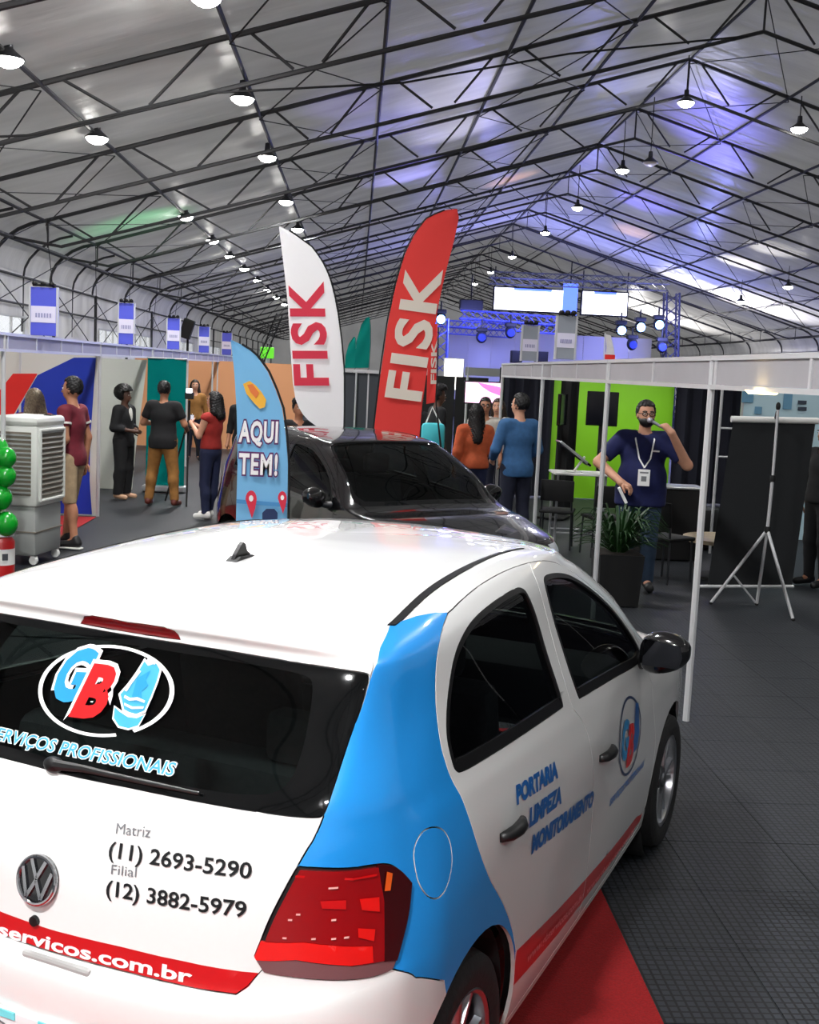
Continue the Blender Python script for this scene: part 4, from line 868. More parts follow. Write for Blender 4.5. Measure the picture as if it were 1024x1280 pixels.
# blue aisle signs over the left booths
SIGNB = mat('sign_blue', (84, 92, 214), .5); SIGNW = mat('sign_white', (226, 222, 244), .5); SIGNT = mat('sign_grey_print', (150, 150, 190), .6); SIGNG = mat('sign_grey', (150, 156, 166), .5)
def sign(x, y, z0, w, h, label, blue=True):
    t = thing('hanging_sign', label, 'sign', (x, y, z0+.012), 0, 'blue signs over the left booths' if blue else 'grey signs over the right fascia')
    b = MB(); b.rbox((0, 0, h/2), (w, .03, h), .004); b.build('board', SIGNB if blue else SIGNG, t)
    b = MB(); b.box((0, -.018, h*.44), (w*.88, .006, h*.34)); bd = b.build('white_band', SIGNW, t)
    g = MB()
    for k in range(6): g.box((w*.10*(k-2.5), -.023, h*.42), (w*.06, .004, h*.09))
    g.build('blurred_print', SIGNT, bd)
    for s in (-1, 1): b = MB(); b.box((s*w*.49, 0, h/2), (.02, .04, h*1.02)); b.build('side_rail', ALU, t)
    b = MB(); b.tube((-w*.4, 0, h+.02), (w*.4, 0, h+.02), .012, n=6)
    for k in (-.3, 0, .3): b.ell((k*w, -.03, h+.035), (.03, .03, .025), 8, 6)
    b.build('clamp', BLACKM, t)
for (x, y, w, h), l in zip([(-3.3, 12.5, .29, .50), (-3.3, 16.9, .23, .58), (-3.3, 21.2, .24, .55), (-3.3, 25.4, .24, .55), (-3.3, 29.8, .26, .55)], ['large blue sign with a white band over the blue wall print, nearest of its row', 'blue sign with a white band over the booth with the white cloth', 'small blue sign with a white band over the teal banner', 'small blue sign over the orange wall panels', 'farthest of the blue signs, beside the tip of the light blue flag']): sign(x, y, 2.25, w, h, l)
sign(2.05, 11.5, 2.24, .2, .42, 'grey sign with a white band standing on the right fascia, nearer one', False); sign(2.05, 13.9, 2.24, .2, .42, 'grey sign with a white band standing on the right fascia, farther one', False)
# evaporative cooler
COOL = mat('cooler_plastic', (206, 208, 202), .45); COOLG = mat('cooler_tank_grey', (150, 153, 150), .5); LOUV = mat('louvre_grey', (120, 112, 100), .55)
t = thing('air_cooler', 'tall white and grey evaporative air cooler on castors beside the green balloons', 'air cooler', (-3.23, 11.735, 0), math.radians(80))
b = MB(); b.rbox((0, 0, .34), (.60, .42, .50), .03, rot=None); b.build('tank', COOLG, t, True); b = MB(); b.box((0, 0, .33), (.612, .432, .012)); b.build('seam', LOUV, t)
b = MB(); b.rbox((0, 0, .98), (.64, .46, .80), .03); bd = b.build('body', COOL, t, True)
b = MB(); b.rbox((0, 0, 1.41), (.66, .48, .10), .045); b.build('top_cover', COOL, t, True); b = MB(); b.box((.16, -.14, 1.463), (.12, .08, .008)); b.build('control_panel', BLACKM, t)
b = MB()
for x, z, w, h in ((0, 1.33, .56, .03), (0, .64, .56, .03), (-.27, .985, .03, .70), (.27, .985, .03, .70)): b.rbox((x, -.24, z), (w, .03, h), .008)
b.build('louvre_frame', COOL, bd)
for k in range(13): b = MB(); b.box((0, -.235, .68+.05*k), (.51, .008, .040), rot=Matrix.Rotation(.5, 3, 'X')); b.build('louvre', LOUV, bd)
b = MB(); b.box((-.322, 0, 1.0), (.004, .34, .62)); b.build('side_recess', LOUV, bd)
for k in range(14): b = MB(); b.box((-.326, 0, .72+.043*k), (.012, .34, .016)); b.build('side_louvre', COOLG, bd)
for sx in (-1, 1):
    for sy in (-1, 1):
        b = MB(); b.lathe([(0, -.018), (.042, -.018), (.045, 0), (.042, .018), (0, .018)], (sx*.25, sy*.17, .045), 14, 'x'); b.box((sx*.25, sy*.17, .075), (.05, .05, .03)); b.build('castor', WHITEP, t)
# green balloons above a red canister
BAL = mat('green_balloon', (8, 150, 36), .22, coat=.5)
t = thing('balloon_column', 'column of shiny green balloons at the left edge of the photo', 'balloons', (-3.22, 10.80, 0))
pl = MB(); pl.tube((0, 0, .40), (0, 0, 1.32), .012); pl.build('pole', WHITEP, t); b = MB(); b.lathe([(.11, .385), (.11, .405)], n=16); b.build('foot', WHITEP, t)
for (u, v, r) in [(8, 655, .105), (1, 622, .105), (-9, 590, .11), (7, 595, .095), (-4, 562, .11), (8, 572, .09), (-14, 640, .11)]:
    q = at(u, v, 10.74 if u > 0 else 10.84) - np.array([-3.22, 10.80, 0]); b = MB(); b.ell(q, (r, r, r*1.12), 18, 12); b.tube(q-np.array([0, 0, r*1.05]), q-np.array([0, 0, r*1.2]), .015, .006, 6); b.build('balloon', BAL, t, True)
t = thing('canister', 'red canister with a white label under the green balloons', 'canister', (-3.22, 10.80, 0))
b = MB(); b.lathe([(.10, 0), (.115, .01), (.115, .33), (.09, .375), (.04, .384)], n=24); b.build('body', mat('canister_red', (176, 22, 24), .35), t, True); b = MB(); b.lathe([(.1165, .12), (.1165, .27)], n=24, caps=False); lb = b.build('label_band', WHITEP, t, True); b = MB(); b.box((.06, -.102, .20), (.05, .01, .06), rot=Matrix.Rotation(.5, 3, 'Z')); b.build('label_mark', DARKG, lb)
# ---------------------------------------------------------------- feather flags
def feather(name, label, L, R, Y, m, low, polex, group=None, texts=(), wave=.03, pole_at_right=True):
    # cloth between the edge lines L and R (same number of points, top to bottom), carried on to height low; pole on one edge down to a base
    t = thing(name, label, 'flag', (0, 0, 0), 0, group)
    LP = np.array(onY(L, Y)); RP = np.array(onY(R, Y))
    def res(P, n):
        s = np.r_[0, np.cumsum(np.linalg.norm(np.diff(P, axis=0), axis=1))]; q = np.linspace(0, s[-1], n); return np.stack([np.interp(q, s, P[:, k]) for k in range(3)], 1)
    n, k = 26, 10; A, B = res(LP, n), res(RP, n); V = []; F = []
    yo = lambda a, b: wave*math.sin(a*9+b*2.2)*b*(1-b)*3
    for i in range(n):
        for j in range(k+1):
            s = j/k; p = A[i]*(1-s)+B[i]*s; V.append((p[0], p[1]+yo(i/n, s), p[2]))
    for i in range(n-1):
        for j in range(k): F.append((i*(k+1)+j, i*(k+1)+j+1, (i+1)*(k+1)+j+1, (i+1)*(k+1)+j))
    mb = MB(); mb.add(V, F); cl = mb.build('cloth', m, t, True, sharp=0)
    E = B if pole_at_right else A; sg = 1 if pole_at_right else -1; pz = [tuple(p + np.array([sg*.012, .0, 0])) for p in E[1:]] + [(polex, Y, low), (polex, Y, .12)]
    p = MB(); p.path(pz, [.008]*(len(pz)-2)+[.016, .018], 8); p.build('pole', BLACKM, t, True)
    b = MB(); b.lathe([(.03, .0), (.19, .0), (.20, .03), (.17, .09), (.05, .12)], (polex, Y, 0), 20); b.build('base', BLACKM, t, True)
    return t, cl
def flag_text(cl, s, p0, p1, up, Y, m, bold=.05, lift=.05, edge=None, ew=.05, space=1.0):
    a, b = at(*p0, Y), at(*p1, Y); c = at(p0[0]+up[0], p0[1]+up[1], Y)
    if edge is not None:
        mb = MB(); V2, F2 = text_tris(s, bold+ew, space, bold)[:2]; mb.add([a+(b-a)*p+(c-a)*q+np.array([0, -lift+.006, 0]) for p, q in V2], F2); mb.build('lettering_edge', edge, cl)
    mb = MB(); V2, F2 = text_tris(s, bold, space)[:2]; mb.add([a+(b-a)*p+(c-a)*q+np.array([0, -lift, 0]) for p, q in V2], F2); mb.build('lettering', m, cl)
FLW = cloth_mat('white_flag_cloth', (238, 236, 236), .4); FLR = cloth_mat('red_flag_cloth', (226, 72, 68), .35); FLB = cloth_mat('light_blue_flag_cloth', (128, 190, 232), .35); FLT = cloth_mat('teal_flag_cloth', (20, 128, 112), .3)
PRR = mat('flag_red_print', (214, 44, 70), .7); PRW = mat('flag_white_print', (226, 214, 200), .7); PRP = mat('flag_purple_print', (96, 40, 104), .7); PRY = mat('flag_yellow_print', (240, 182, 60), .7); PRO = mat('flag_orange_print', (226, 122, 60), .7)
t, cl = feather('feather_flag', 'white feather flag with red vertical lettering behind the black car', [(348.8, 283), (355, 335.6), (359.7, 379), (363, 434), (366, 478), (369.5, 499.7), (376, 515), (388, 528), (403, 537)], [(349.8, 283), (362, 288.6), (377, 299.5), (390, 309), (401, 324.7), (410, 342), (416.6, 364), (422, 392.5), (426.4, 427.5), (429.7, 467), (429.7, 510), (429, 540)], 13.2, FLW, 1.0, -.20, 'feather flags behind the black car')
flag_text(cl, 'FISK', (410, 482), (403, 352), (-43, 0), 13.2, PRR, .03, .04, space=1.12)
t, cl = feather('feather_flag', 'tall red feather flag with white vertical lettering behind the black car', [(570, 261), (553.4, 263), (532, 274), (517, 295), (505, 320.6), (495, 356), (485.5, 400), (476, 466), (466.7, 545)], [(571.5, 261), (574.5, 269), (567.5, 302), (558, 337), (549, 377), (540.5, 426), (533.5, 466), (527.6, 508), (524, 549)], 13.4, FLR, 1.0, .30, 'feather flags behind the black car', pole_at_right=False)
flag_text(cl, 'FISK', (524.5, 502), (552, 337), (-45, -6), 13.4, PRW, .03, .04, space=1.12)
t, cl = feather('feather_flag', 'narrow red feather flag mostly hidden behind the tall red one', [(540, 405), (536, 440), (534, 470), (533, 505)], [(547, 405), (546.5, 440), (545.5, 470), (544, 503)], 15.5, FLR, 1.0, 1.18, 'feather flags behind the black car')
flag_text(cl, 'FISK', (545, 480), (546, 425), (-7, 0), 15.5, PRW, .03, .03)
for l, L, R, px in (('dark teal feather flag standing far off beyond the white flag, right one of two', [(458, 397), (452, 405), (446, 425), (443, 460)], [(462, 396), (463, 410), (463, 430), (461, 460)], .05), ('dark teal feather flag standing far off beyond the white flag, left one of two', [(442, 421), (436, 430), (432, 445), (431, 460)], [(444, 421), (445, 430), (445, 445), (444, 460)], -.35)):
    feather('feather_flag', l, L, R, 38 if 'right' in l else 39, FLT, 1.6, px, 'teal flags far off')
t, cl = feather('feather_flag', 'light blue wind flag with white lettering and a yellow emblem between the two cars', [(288.4, 425), (292.7, 462.7), (296, 515.5), (297, 579), (295, 650), (294, 700)], [(289.4, 425), (307, 433), (322, 446), (335, 465), (345, 488), (353, 511), (357, 541), (360, 579), (359, 648), (358, 700)], 8.6, FLB, .55, -.47)
flag_text(cl, 'AQUI', (299, 551), (347.5, 552), (1, -26), 8.6, WHITEV, .035, .045, PRP, .06, 1.1); flag_text(cl, 'TEM!', (299, 591), (347, 593), (1, -26), 8.6, WHITEV, .03, .045, PRP, .06, 1.14)
b = MB(); yplate(b, [(304, 480), (312, 476), (320, 482), (327, 490), (333, 500), (331, 509), (325, 511), (317, 503), (308, 492)], 8.555); em = b.build('emblem', PRY, cl); b = MB(); yplate(b, [(309, 481), (316, 480), (324, 491), (320, 498), (313, 490)], 8.549); b.build('emblem_centre', PRO, em)
b = MB(); yplate(b, [(296, 624), (359.5, 629), (359, 634), (296, 629)], 8.556); b.build('blue_band', mat('flag_mid_blue', (70, 140, 196), .7), cl)
for u, v, s in ((314, 628, 1.0), (353, 626, .8)):
    b = MB(); yplate(b, [(u+s*7*math.cos(a), v-4*s+s*11*math.sin(a)) for a in np.linspace(PI, 2*PI, 9)] + [(u+s*5, v+s*8), (u+s*1, v+s*20), (u-s*3, v+s*8)], 8.55); pn = b.build('map_pin', PRR, cl); b = MB(); yplate(b, [(u+s*2.8*math.cos(a), v-5*s+s*4*math.sin(a)) for a in np.linspace(0, 2*PI, 11)[:-1]], 8.543); b.build('pin_dot', WHITEV, pn)
b = MB(); yplate(b, [(328, 641), (333, 636), (343, 636), (347, 641), (347, 650), (328, 650)], 8.55); b.build('dark_print', mat('flag_dark_print', (30, 50, 92), .7), cl)
# ---------------------------------------------------------------- right-hand booth
t = thing('booth', 'right booth with a pale fascia, lime green wall and navy curtains', 'booth', (0, 0, 0))
frame_line(t, 2.12, 3.9, 16.9, (6.88, 9.75, 13.2, 16.9), 2.055, 2.225, FASCR, 1.5)
b = MB(); b.box((4.43, 20, 1.09), (2.16, .05, 2.18)); b.build('lime_wall', LIME, t)
def curtain(t, x0, x1, y, z1=2.2, m=NAVYC, amp=.05):
    n = int((x1-x0)/.045)+2; V = [(x0+(x1-x0)*i/n, y+amp*math.sin(i*1.1), z) for z in (.02, z1) for i in range(n+1)]; b = MB(); b.add(V, [(i, i+1, n+2+i, n+1+i) for i in range(n)]); b.build('curtain', m, t, True)
curtain(t, 2.45, 3.40, 19.9); curtain(t, 5.5, 8.6, 19.8); curtain(t, 3.06, 3.34, 17.3, 2.05, BLACKM)
for y0 in np.arange(4, 20, 2.0): b = MB(); b.box((8.6, y0+1, 1.1), (.02, 1.96, 2.2)); b.build('wall_panel', NAVYC, t)
b = MB(); b.box((4.3, 13.6, 2.19), (.03, .03, .03)); b.tube((4.45, 14, .0), (4.45, 14, 2.2), .018)
for z in (1.2, 1.55): b.tube((4.45, 14, z), (4.75, 14, z), .012)
b.build('shelf_post', ALU, t)
back_panels(t, 5.25, 8.6, 15.6, SKYP, 2.2, 1.1, 'light_blue_panel')
for u, v, w, h, m in ((935, 494, .16, .2, 'poster_blue'), (1003, 503, .12, .05, 'poster_dark'), (1003, 511, .12, .05, 'poster_dark'), (985, 500, .12, .25, 'poster_blue'), (948, 513, .1, .1, 'poster_blue')):
    q = at(u, v, 15.58); b = MB(); b.box(q, (w, .006, h)); b.build('poster_print', mat(m, (110, 160, 190) if 'blue' in m else (60, 70, 84), .6), t)
d = MB(); d.lathe([(.0, .0), (.07, .0), (.09, .02), (.0, .02)], (2.12, 6.0, 2.03), 16); d.build('downlight', mat('warm_downlight', (255, 226, 160), .4, emit=6), t)
t = thing('pennant', 'small white pennant with a red hem on top of the slim post', 'flag', (2.12, 9.75, 2.24))
b = MB(); b.add([(-.05, 0, .21), (.0, .01, .20), (.05, 0, 0), (-.04, 0, 0), (-.03, .015, .1), (.03, .01, .1)], [(0, 4, 5, 1), (4, 3, 2, 5)]); b.build('cloth', FLW, t); b = MB(); b.box((0, -.006, .02), (.085, .006, .04)); b.build('hem', REDP, t); b = MB(); b.tube((-.045, .01, 0), (-.05, .01, .22), .006); b.build('stick', ALU, t)
t = thing('booth', 'grey dark-walled booth beyond the flags in the middle of the hall', 'booth', (0, 0, 0))
back_panels(t, -.75, 1.25, 24, DARKG, 1.98); b = MB(); b.box((.25, 23.95, 2.02), (2.1, .06, .06)); b.build('beam', ALU, t); b = MB(); b.tube((-.0, 23.9, 0), (-.0, 23.9, 2.0), .02); b.build('post', ALU, t)
t = thing('booth', 'booth with a grey fascia and dark walls behind the group of people', 'booth', (0, 0, 0))
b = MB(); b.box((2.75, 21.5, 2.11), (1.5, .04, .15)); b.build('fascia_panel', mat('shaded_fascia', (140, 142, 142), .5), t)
for x in (2.05, 3.45): b = MB(); b.tube((x, 21.5, 0), (x, 21.5, 2.2), .022); b.build('post', ALU, t)
for x in (1.62, 2.28): b = MB(); b.box((x, 22.9, 1.0), (.64, .02, 2.0)); b.build('wall_panel', BLACKM, t)
t = thing('television', 'wall television with a glowing pink and white picture behind the group', 'television', tuple(at(604, 491, 18.2)))
b = MB(); b.rbox((0, .02, 0), (.60, .05, .36), .01); b.build('housing', BLACKG, t); b = MB(); b.box((0, -.008, 0), (.56, .004, .32)); s = b.build('screen', mat('tv_pink', (250, 190, 224), .4, emit=1.6), t); b = MB(); b.add([(-.1, -.012, .16), (.26, -.012, .1), (.28, -.012, -.04), (.1, -.012, .02), (-.02, -.012, .09)], [(0, 4, 3, 2, 1)]); b.build('picture', mat('tv_magenta', (226, 110, 176), .4, emit=1.2), s); b = MB(); b.tube((0, .05, -.1), (0, .05, -1.75), .025); b.build('stand', BLACKM, t)
t = thing('light_box', 'bright white light box high up beyond the narrow red flag', 'light box', tuple(at(567, 468, 26)))
b = MB(); b.rbox((0, .05, 0), (.46, .1, .72), .01); b.build('housing', ALU, t); b = MB(); b.box((0, -.004, 0), (.42, .004, .68)); b.build('lit_panel', mat('lit_white_panel', (255, 252, 244), .4, emit=1.5), t); b = MB(); b.tube((0, .05, -.3), (0, .05, -2.05), .03); b.build('post', ALU, t)
# monitors
def monitor(u, v, Y, w, h, rz_, label):
    q = at(u, v, Y); t = thing('monitor', label, 'monitor', (q[0], q[1], 0), rz_); b = MB(); b.rbox((0, 0, q[2]), (w, .05, h), .008); b.build('housing', BLACKG, t); b = MB(); b.box((0, -.027, q[2]), (w-.04, .004, h-.04)); b.build('screen', mat('dark_screen', (14, 16, 24), .15), t); b = MB(); b.tube((0, .03, q[2]), (0, .03, .03), .03); b.build('stand_pole', BLACKM, t); b = MB(); b.rbox((0, .03, .015), (.5, .4, .03), .01); b.build('foot', BLACKM, t)
monitor(753, 511, 15.5, .42, .46, -.15, 'black monitor on a stand in front of the lime green wall, behind the slim post'); monitor(703, 512, 17, .42, .46, 1.15, 'black monitor turned sideways at the left edge of the lime green wall')
# white table with tilted screen, chairs
for k, x in enumerate((3.9, 5.0)):
    t = thing('added_spotlight', 'small arm spotlight added to brighten the lime green wall, %s one' % ('left', 'right')[k], 'lamp', (x, 18.6, 2.14), 0, 'added spotlights over the lime wall'); b = MB(); b.lathe([(.02, .10), (.05, .08), (.06, -.02)], n=14); b.build('housing', BLACKM, t, True); b = MB(); b.lathe([(0, -.018), (.055, -.018)], n=14); b.build('lens', LAMPW, t); b = MB(); b.path([(0, 0, .09), (0, .6, .12), (0, 1.38, .06)], .012, 6); b.build('arm', ALU, t)
    spot((x, 18.6, 2.1), (x, 20, .9), 34, (1, .97, .9), 2.2)  # spotlights added to brighten the lime wall
t = thing('table', 'small table with a white top in front of the lime green wall', 'table', (2.86, 14.5, 0))
b = MB(); b.rbox((0, 0, .885), (.70, .5, .03), .01); b.build('tabletop', WHITEP, t)
for sx in (-1, 1):
    for sy in (-1, 1): b = MB(); b.tube((sx*.3, sy*.2, .87), (sx*.3, sy*.2, .0), .016); b.build('leg', SILVER, t)
b = MB(); b.tube((-.3, -.2, .14), (.3, -.2, .14), .014); b.tube((-.3, .2, .14), (.3, .2, .14), .014); b.build('stretcher', SILVER, t)
t = thing('tilted_screen', 'black tilted touch screen with a silver edge on the white table', 'screen', (2.75, 14.4, .903))
R_ = Matrix.Rotation(-.62, 3, 'Y') if False else Matrix.Rotation(.62, 3, 'Y'); b = MB(); b.rbox((0, 0, .24), (.50, .32, .03), .01, rot=R_); b.build('housing', BLACKG, t); b = MB(); b.rbox((-.02, -.165, .258), (.44, .02, .03), .008, rot=R_); b.build('silver_edge', SILVER, t)
b = MB(); b.tube((.02, .02, .0), (.14, -.04, .2), .016); b.rbox((.02, .02, .006), (.2, .16, .012), .004); b.build('stand', WHITEP, t)
def chair(x, y, rz_, label, group=None, stool=False):
    t = thing('chair', label, 'chair', (x, y, 0), rz_, group); b = MB(); b.rbox((0, 0, .46), (.42, .42, .04), .015); b.build('seat', BLACKM, t, True); b = MB(); b.rbox((0, .21, .72), (.40, .03, .26), .012, rot=Matrix.Rotation(-.12, 3, 'X')); b.build('backrest', BLACKM, t, True)
    for sx in (-1, 1):
        for sy in (-1, 1): b = MB(); b.path([(sx*.19, sy*.19, 0), (sx*.18, sy*.18, .45)] + ([(sx*.18, .21, .84)] if sy > 0 else []), .012, 6); b.build('leg', SILVER if sx*sy > 0 and False else mat('dark_chair_tube', (60, 62, 66), .35, metal=.7), t)
chair(2.52, 14.0, 2.9, 'black chair with metal legs, left of the white table'); chair(2.98, 13.5, 3.3, 'black chair with metal legs, directly in front of the white table'); chair(3.32, 11.9, 2.2, 'black chair standing right behind the man with the microphone')
t = thing('side_table', 'low round black table with a pale wooden rim behind the tall white post', 'table', (4.05, 12.2, 0))
b = MB(); b.lathe([(0, .40), (.46, .40), (.46, .44), (0, .44)], n=32); b.build('tabletop', mat('pale_wood', (190, 172, 140), .5, noise=.15, scale=8), t, True); b = MB(); b.lathe([(.06, .03), (.06, .40)], n=12); b.build('column', BLACKM, t, True); b = MB(); b.lathe([(.0, 0), (.3, 0), (.3, .03), (0, .03)], n=24); b.build('foot', BLACKM, t, True)
t = thing('pouf', 'round black pouf with a silver ring beyond the low round table', 'seat', (4.35, 14.6, 0)); b = MB(); b.lathe([(.0, .02), (.36, .02), (.38, .06), (.38, .44), (.34, .5), (0, .5)], n=28); b.build('cushion', BLACKM, t, True); b = MB(); b.lathe([(.385, .10), (.385, .14)], n=28, caps=False); b.build('ring', SILVER, t, True)
t = thing('counter', 'dark counter with a pale silver top beside the man with the microphone', 'counter', (3.75, 13.0, 0)); b = MB(); b.rbox((0, .5, .42), (.7, .35, .84), .01); b.build('body', BLACKM, t); b = MB(); b.rbox((0, .5, .855), (.76, .4, .03), .008); b.build('top', SILVER, t)
# potted plant
t = thing('potted_plant', 'bushy dark green plant in a square black pot before the man with the microphone', 'plant', (2.50, 10.60, 0))
b = MB(); b.box((0, 0, .24), (.36, .36, .48), taper=1.15); b.build('pot', POTK, t); b = MB(); b.box((0, 0, .475), (.39, .39, .02)); b.build('soil', mat('soil', (34, 26, 20), .9), t)
for k in range(150):
    a = rng.uniform(0, 2*PI); L = rng.uniform(.16, .44); up = rng.uniform(.10, .62); w = rng.uniform(.008, .017); d = Vector((math.cos(a), math.sin(a), 0)); q = Vector((-d.y, d.x, 0)); o = d*.05 + Vector((0, 0, .48)); V = []
    for i in range(6):
        s = i/5; p = o + d*L*s + Vector((0, 0, up*math.sin(s*2.3)*.75)); ww = w*math.sin(PI*(.08+.9*s)); V += [p-q*ww, p+Vector((0, 0, -.006)), p+q*ww]
    b = MB(); b.add(V, [(3*i+j, 3*i+j+1, 3*i+j+4, 3*i+j+3) for i in range(5) for j in (0, 1)]); b.build('leaf', DGREEN, t, True)
# projection screen seen from behind, on its tripod
t = thing('projection_screen', 'black back of a projection screen with white case on a white tripod', 'screen', (0, 0, 0)); Ys = 11.0
tl, trp = at(917, 524, Ys), at(1020, 526, Ys); bl_, br_ = at(884, 733, Ys), at(990, 733, Ys)
b = MB(); b.tube(tl+np.array([-.02, 0, .0]), trp+np.array([.02, 0, 0]), .032, n=12); b.build('case', WHITEP, t, True)
b = MB(); b.add([tl*(1-i/8)+trp*i/8 if j else (bl_*(1-i/8)+br_*i/8) for j in (0, 1) for i in range(9)], [(i, i+1, 10+i, 9+i) for i in range(8)]); b.build('fabric', mat('screen_black_back', (20, 23, 26), .8), t)
b = MB(); b.tube(at(874, 733, Ys), at(992, 733, Ys), .017, n=10); b.build('bottom_bar', ALU, t, True)
Yt = 10.55; top, joint, ap = at(973, 508, Yt), at(966, 598, Yt), at(959.5, 662, Yt)
for a_, b_, r in ((top, joint, .013), (joint, ap, .016)): b = MB(); b.tube(a_, b_, r, n=10); b.build('pole', ALU, t, True)
for q in (joint, ap): b = MB(); b.lathe([(.026, -.03), (.03, 0), (.026, .03)], q, 12); b.build('clamp', BLACKM, t, True)
b = MB(); b.ell(top, (.022, .022, .04), 10, 8); b.build('hook', BLACKM, t, True); b = MB(); b.tube(top+np.array([0, .02, -.05]), (tl+trp)/2+np.array([0, -.02, .02]), .012); b.build('case_bracket', BLACKM, t)
for q in ((3.45, 10.70, .012), (4.0, 10.05, .012), (3.90, 10.72, .012)):
    b = MB(); b.tube(ap, q, .015, n=10); lg = b.build('leg', ALU, t, True); b = MB(); b.ell(q, (.02, .02, .015), 8, 6); b.build('rubber_foot', BLACKM, lg, True)
b = MB(); b.tube(np.array(ap)*.4+np.array((3.45, 10.70, 0))*.6, (3.88, 10.70, .03), .010); b.build('brace', ALU, t, True)
# ---------------------------------------------------------------- stage at the far end
STB = mat('stage_truss', (110, 120, 220), .35, metal=.5)  # blue of the stage light put into the metal's base colour
def lattice(name, label, a, b, s, n, m=STB):
    t = thing(name, label, 'truss', (0, 0, 0)); a, b = Vector(a), Vector(b); d = (b-a).normalized(); p = d.orthogonal().normalized() if abs(d.z) < .9 else Vector((1, 0, 0)); q = d.cross(p); c = MB(); w = MB()
    for i, j in ((-1, -1), (1, -1), (1, 1), (-1, 1)): c.tube(a+p*i*s+q*j*s, b+p*i*s+q*j*s, s*.16, n=5)
    for k in range(n):
        u, v = a+(b-a)*k/n, a+(b-a)*(k+1)/n
        for i, j, i2, j2 in ((-1, -1, 1, -1), (1, -1, 1, 1), (1, 1, -1, 1), (-1, 1, -1, -1)): w.tube(u+p*i*s+q*j*s, v+p*i2*s+q*j2*s, s*.09, n=4)
    c.build('chord', m, t); w.build('lacing', m, t); return t
S0 = 55.0
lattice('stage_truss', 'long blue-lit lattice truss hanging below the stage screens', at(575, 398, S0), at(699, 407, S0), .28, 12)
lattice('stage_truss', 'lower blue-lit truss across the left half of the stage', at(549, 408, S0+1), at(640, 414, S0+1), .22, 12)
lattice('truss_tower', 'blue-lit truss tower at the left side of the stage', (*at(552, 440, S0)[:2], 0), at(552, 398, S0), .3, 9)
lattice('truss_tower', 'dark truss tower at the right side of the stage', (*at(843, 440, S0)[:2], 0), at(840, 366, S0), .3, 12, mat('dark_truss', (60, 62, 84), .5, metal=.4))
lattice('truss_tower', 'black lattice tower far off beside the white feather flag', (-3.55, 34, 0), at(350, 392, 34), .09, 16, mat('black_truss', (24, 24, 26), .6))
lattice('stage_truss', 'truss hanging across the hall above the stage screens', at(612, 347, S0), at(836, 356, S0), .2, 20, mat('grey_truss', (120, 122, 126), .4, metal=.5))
SCRN = mat('stage_screen_white', (244, 246, 255), .4, emit=2.2); SCRB = mat('stage_screen_blue', (90, 120, 255), .4, emit=1.4)
def led(label, u0, v0, u1, v1, extra=True):
    a, c = at(u0, v0, S0+1.5), at(u1, v1, S0+1.5); t = thing('stage_screen', label, 'screen', ((a[0]+c[0])/2, S0+1.5, (a[2]+c[2])/2)); w, h = c[0]-a[0], a[2]-c[2]
    b = MB(); b.rbox((0, .1, 0), (w+.14, .2, h+.14), .03); b.build('housing', BLACKM, t); b = MB(); b.box((0, -.01, 0), (w, .02, h)); s = b.build('picture', SCRN, t)
    for k in (-.5, .5): b = MB(); b.tube((k*w, .1, h/2), (k*w, .1, h/2+1.0), .03, n=6); b.build('hanger', CABLE, t)
    if extra: b = MB(); b.box((0, -.025, h*.45), (w*.5, .01, h*.1)); b.build('blue_strip', SCRB, s); b = MB(); b.box((-w*.26, -.025, -.03), (.06, .01, h*.9)); b.build('seam', mat('pale_blue_seam', (190, 200, 250), .4, emit=1.2), s)
led('wide white glowing stage screen, left of the pair', 619, 359, 712, 391); led('white glowing stage screen with blue edge, right of the pair', 729, 364, 783, 395); 
b = MB(); a = at(705, 374, S0+1.4); t = thing('stage_screen', 'narrow blue glowing panel between the two stage screens', 'screen', tuple(a)); b = MB(); b.box((.3, 0, 0), (.7, .1, 1.5)); b.build('picture', SCRB, t); b = MB(); b.tube((.3, .06, .7), (.3, .06, 1.8), .03, n=6); b.build('hanger', CABLE, t)
def spk(label, u0, v0, u1, v1, Y, z0=None):
    a, c = at(u0, v0, Y), at(u1, v1, Y); t = thing('loudspeaker', label, 'loudspeaker', ((a[0]+c[0])/2, Y, c[2]), 0, 'black boxes round the stage'); b = MB(); b.rbox((0, 0, (a[2]-c[2])/2), (c[0]-a[0], .5, a[2]-c[2]), .03); b.build('cabinet', BLACKM, t); b = MB(); b.box((0, -.255, (a[2]-c[2])/2), ((c[0]-a[0])*.86, .01, (a[2]-c[2])*.86)); b.build('grille', mat('speaker_grille', (26, 26, 30), .8), t)
    b = MB(); b.tube((0, .1, a[2]-c[2]), (0, .1, z0-c[2]), .03, n=6) if z0 and z0 > c[2] else b.tube((0, .1, 0), (0, .1, -c[2]), .05, n=6); b.build('hanger' if z0 else 'stand', CABLE, t)
spk('wide black loudspeaker box at the left end of the stage screens', 575, 374, 603, 388, S0-1, 6.6); spk('black loudspeaker before the pale backdrop, left one', 639, 438, 652, 454, S0-1); spk('black loudspeaker before the pale backdrop, right one', 669, 439, 684, 453, S0-1)
BLUEL = mat('stage_lamp_blue', (110, 170, 255), .4, emit=18); 
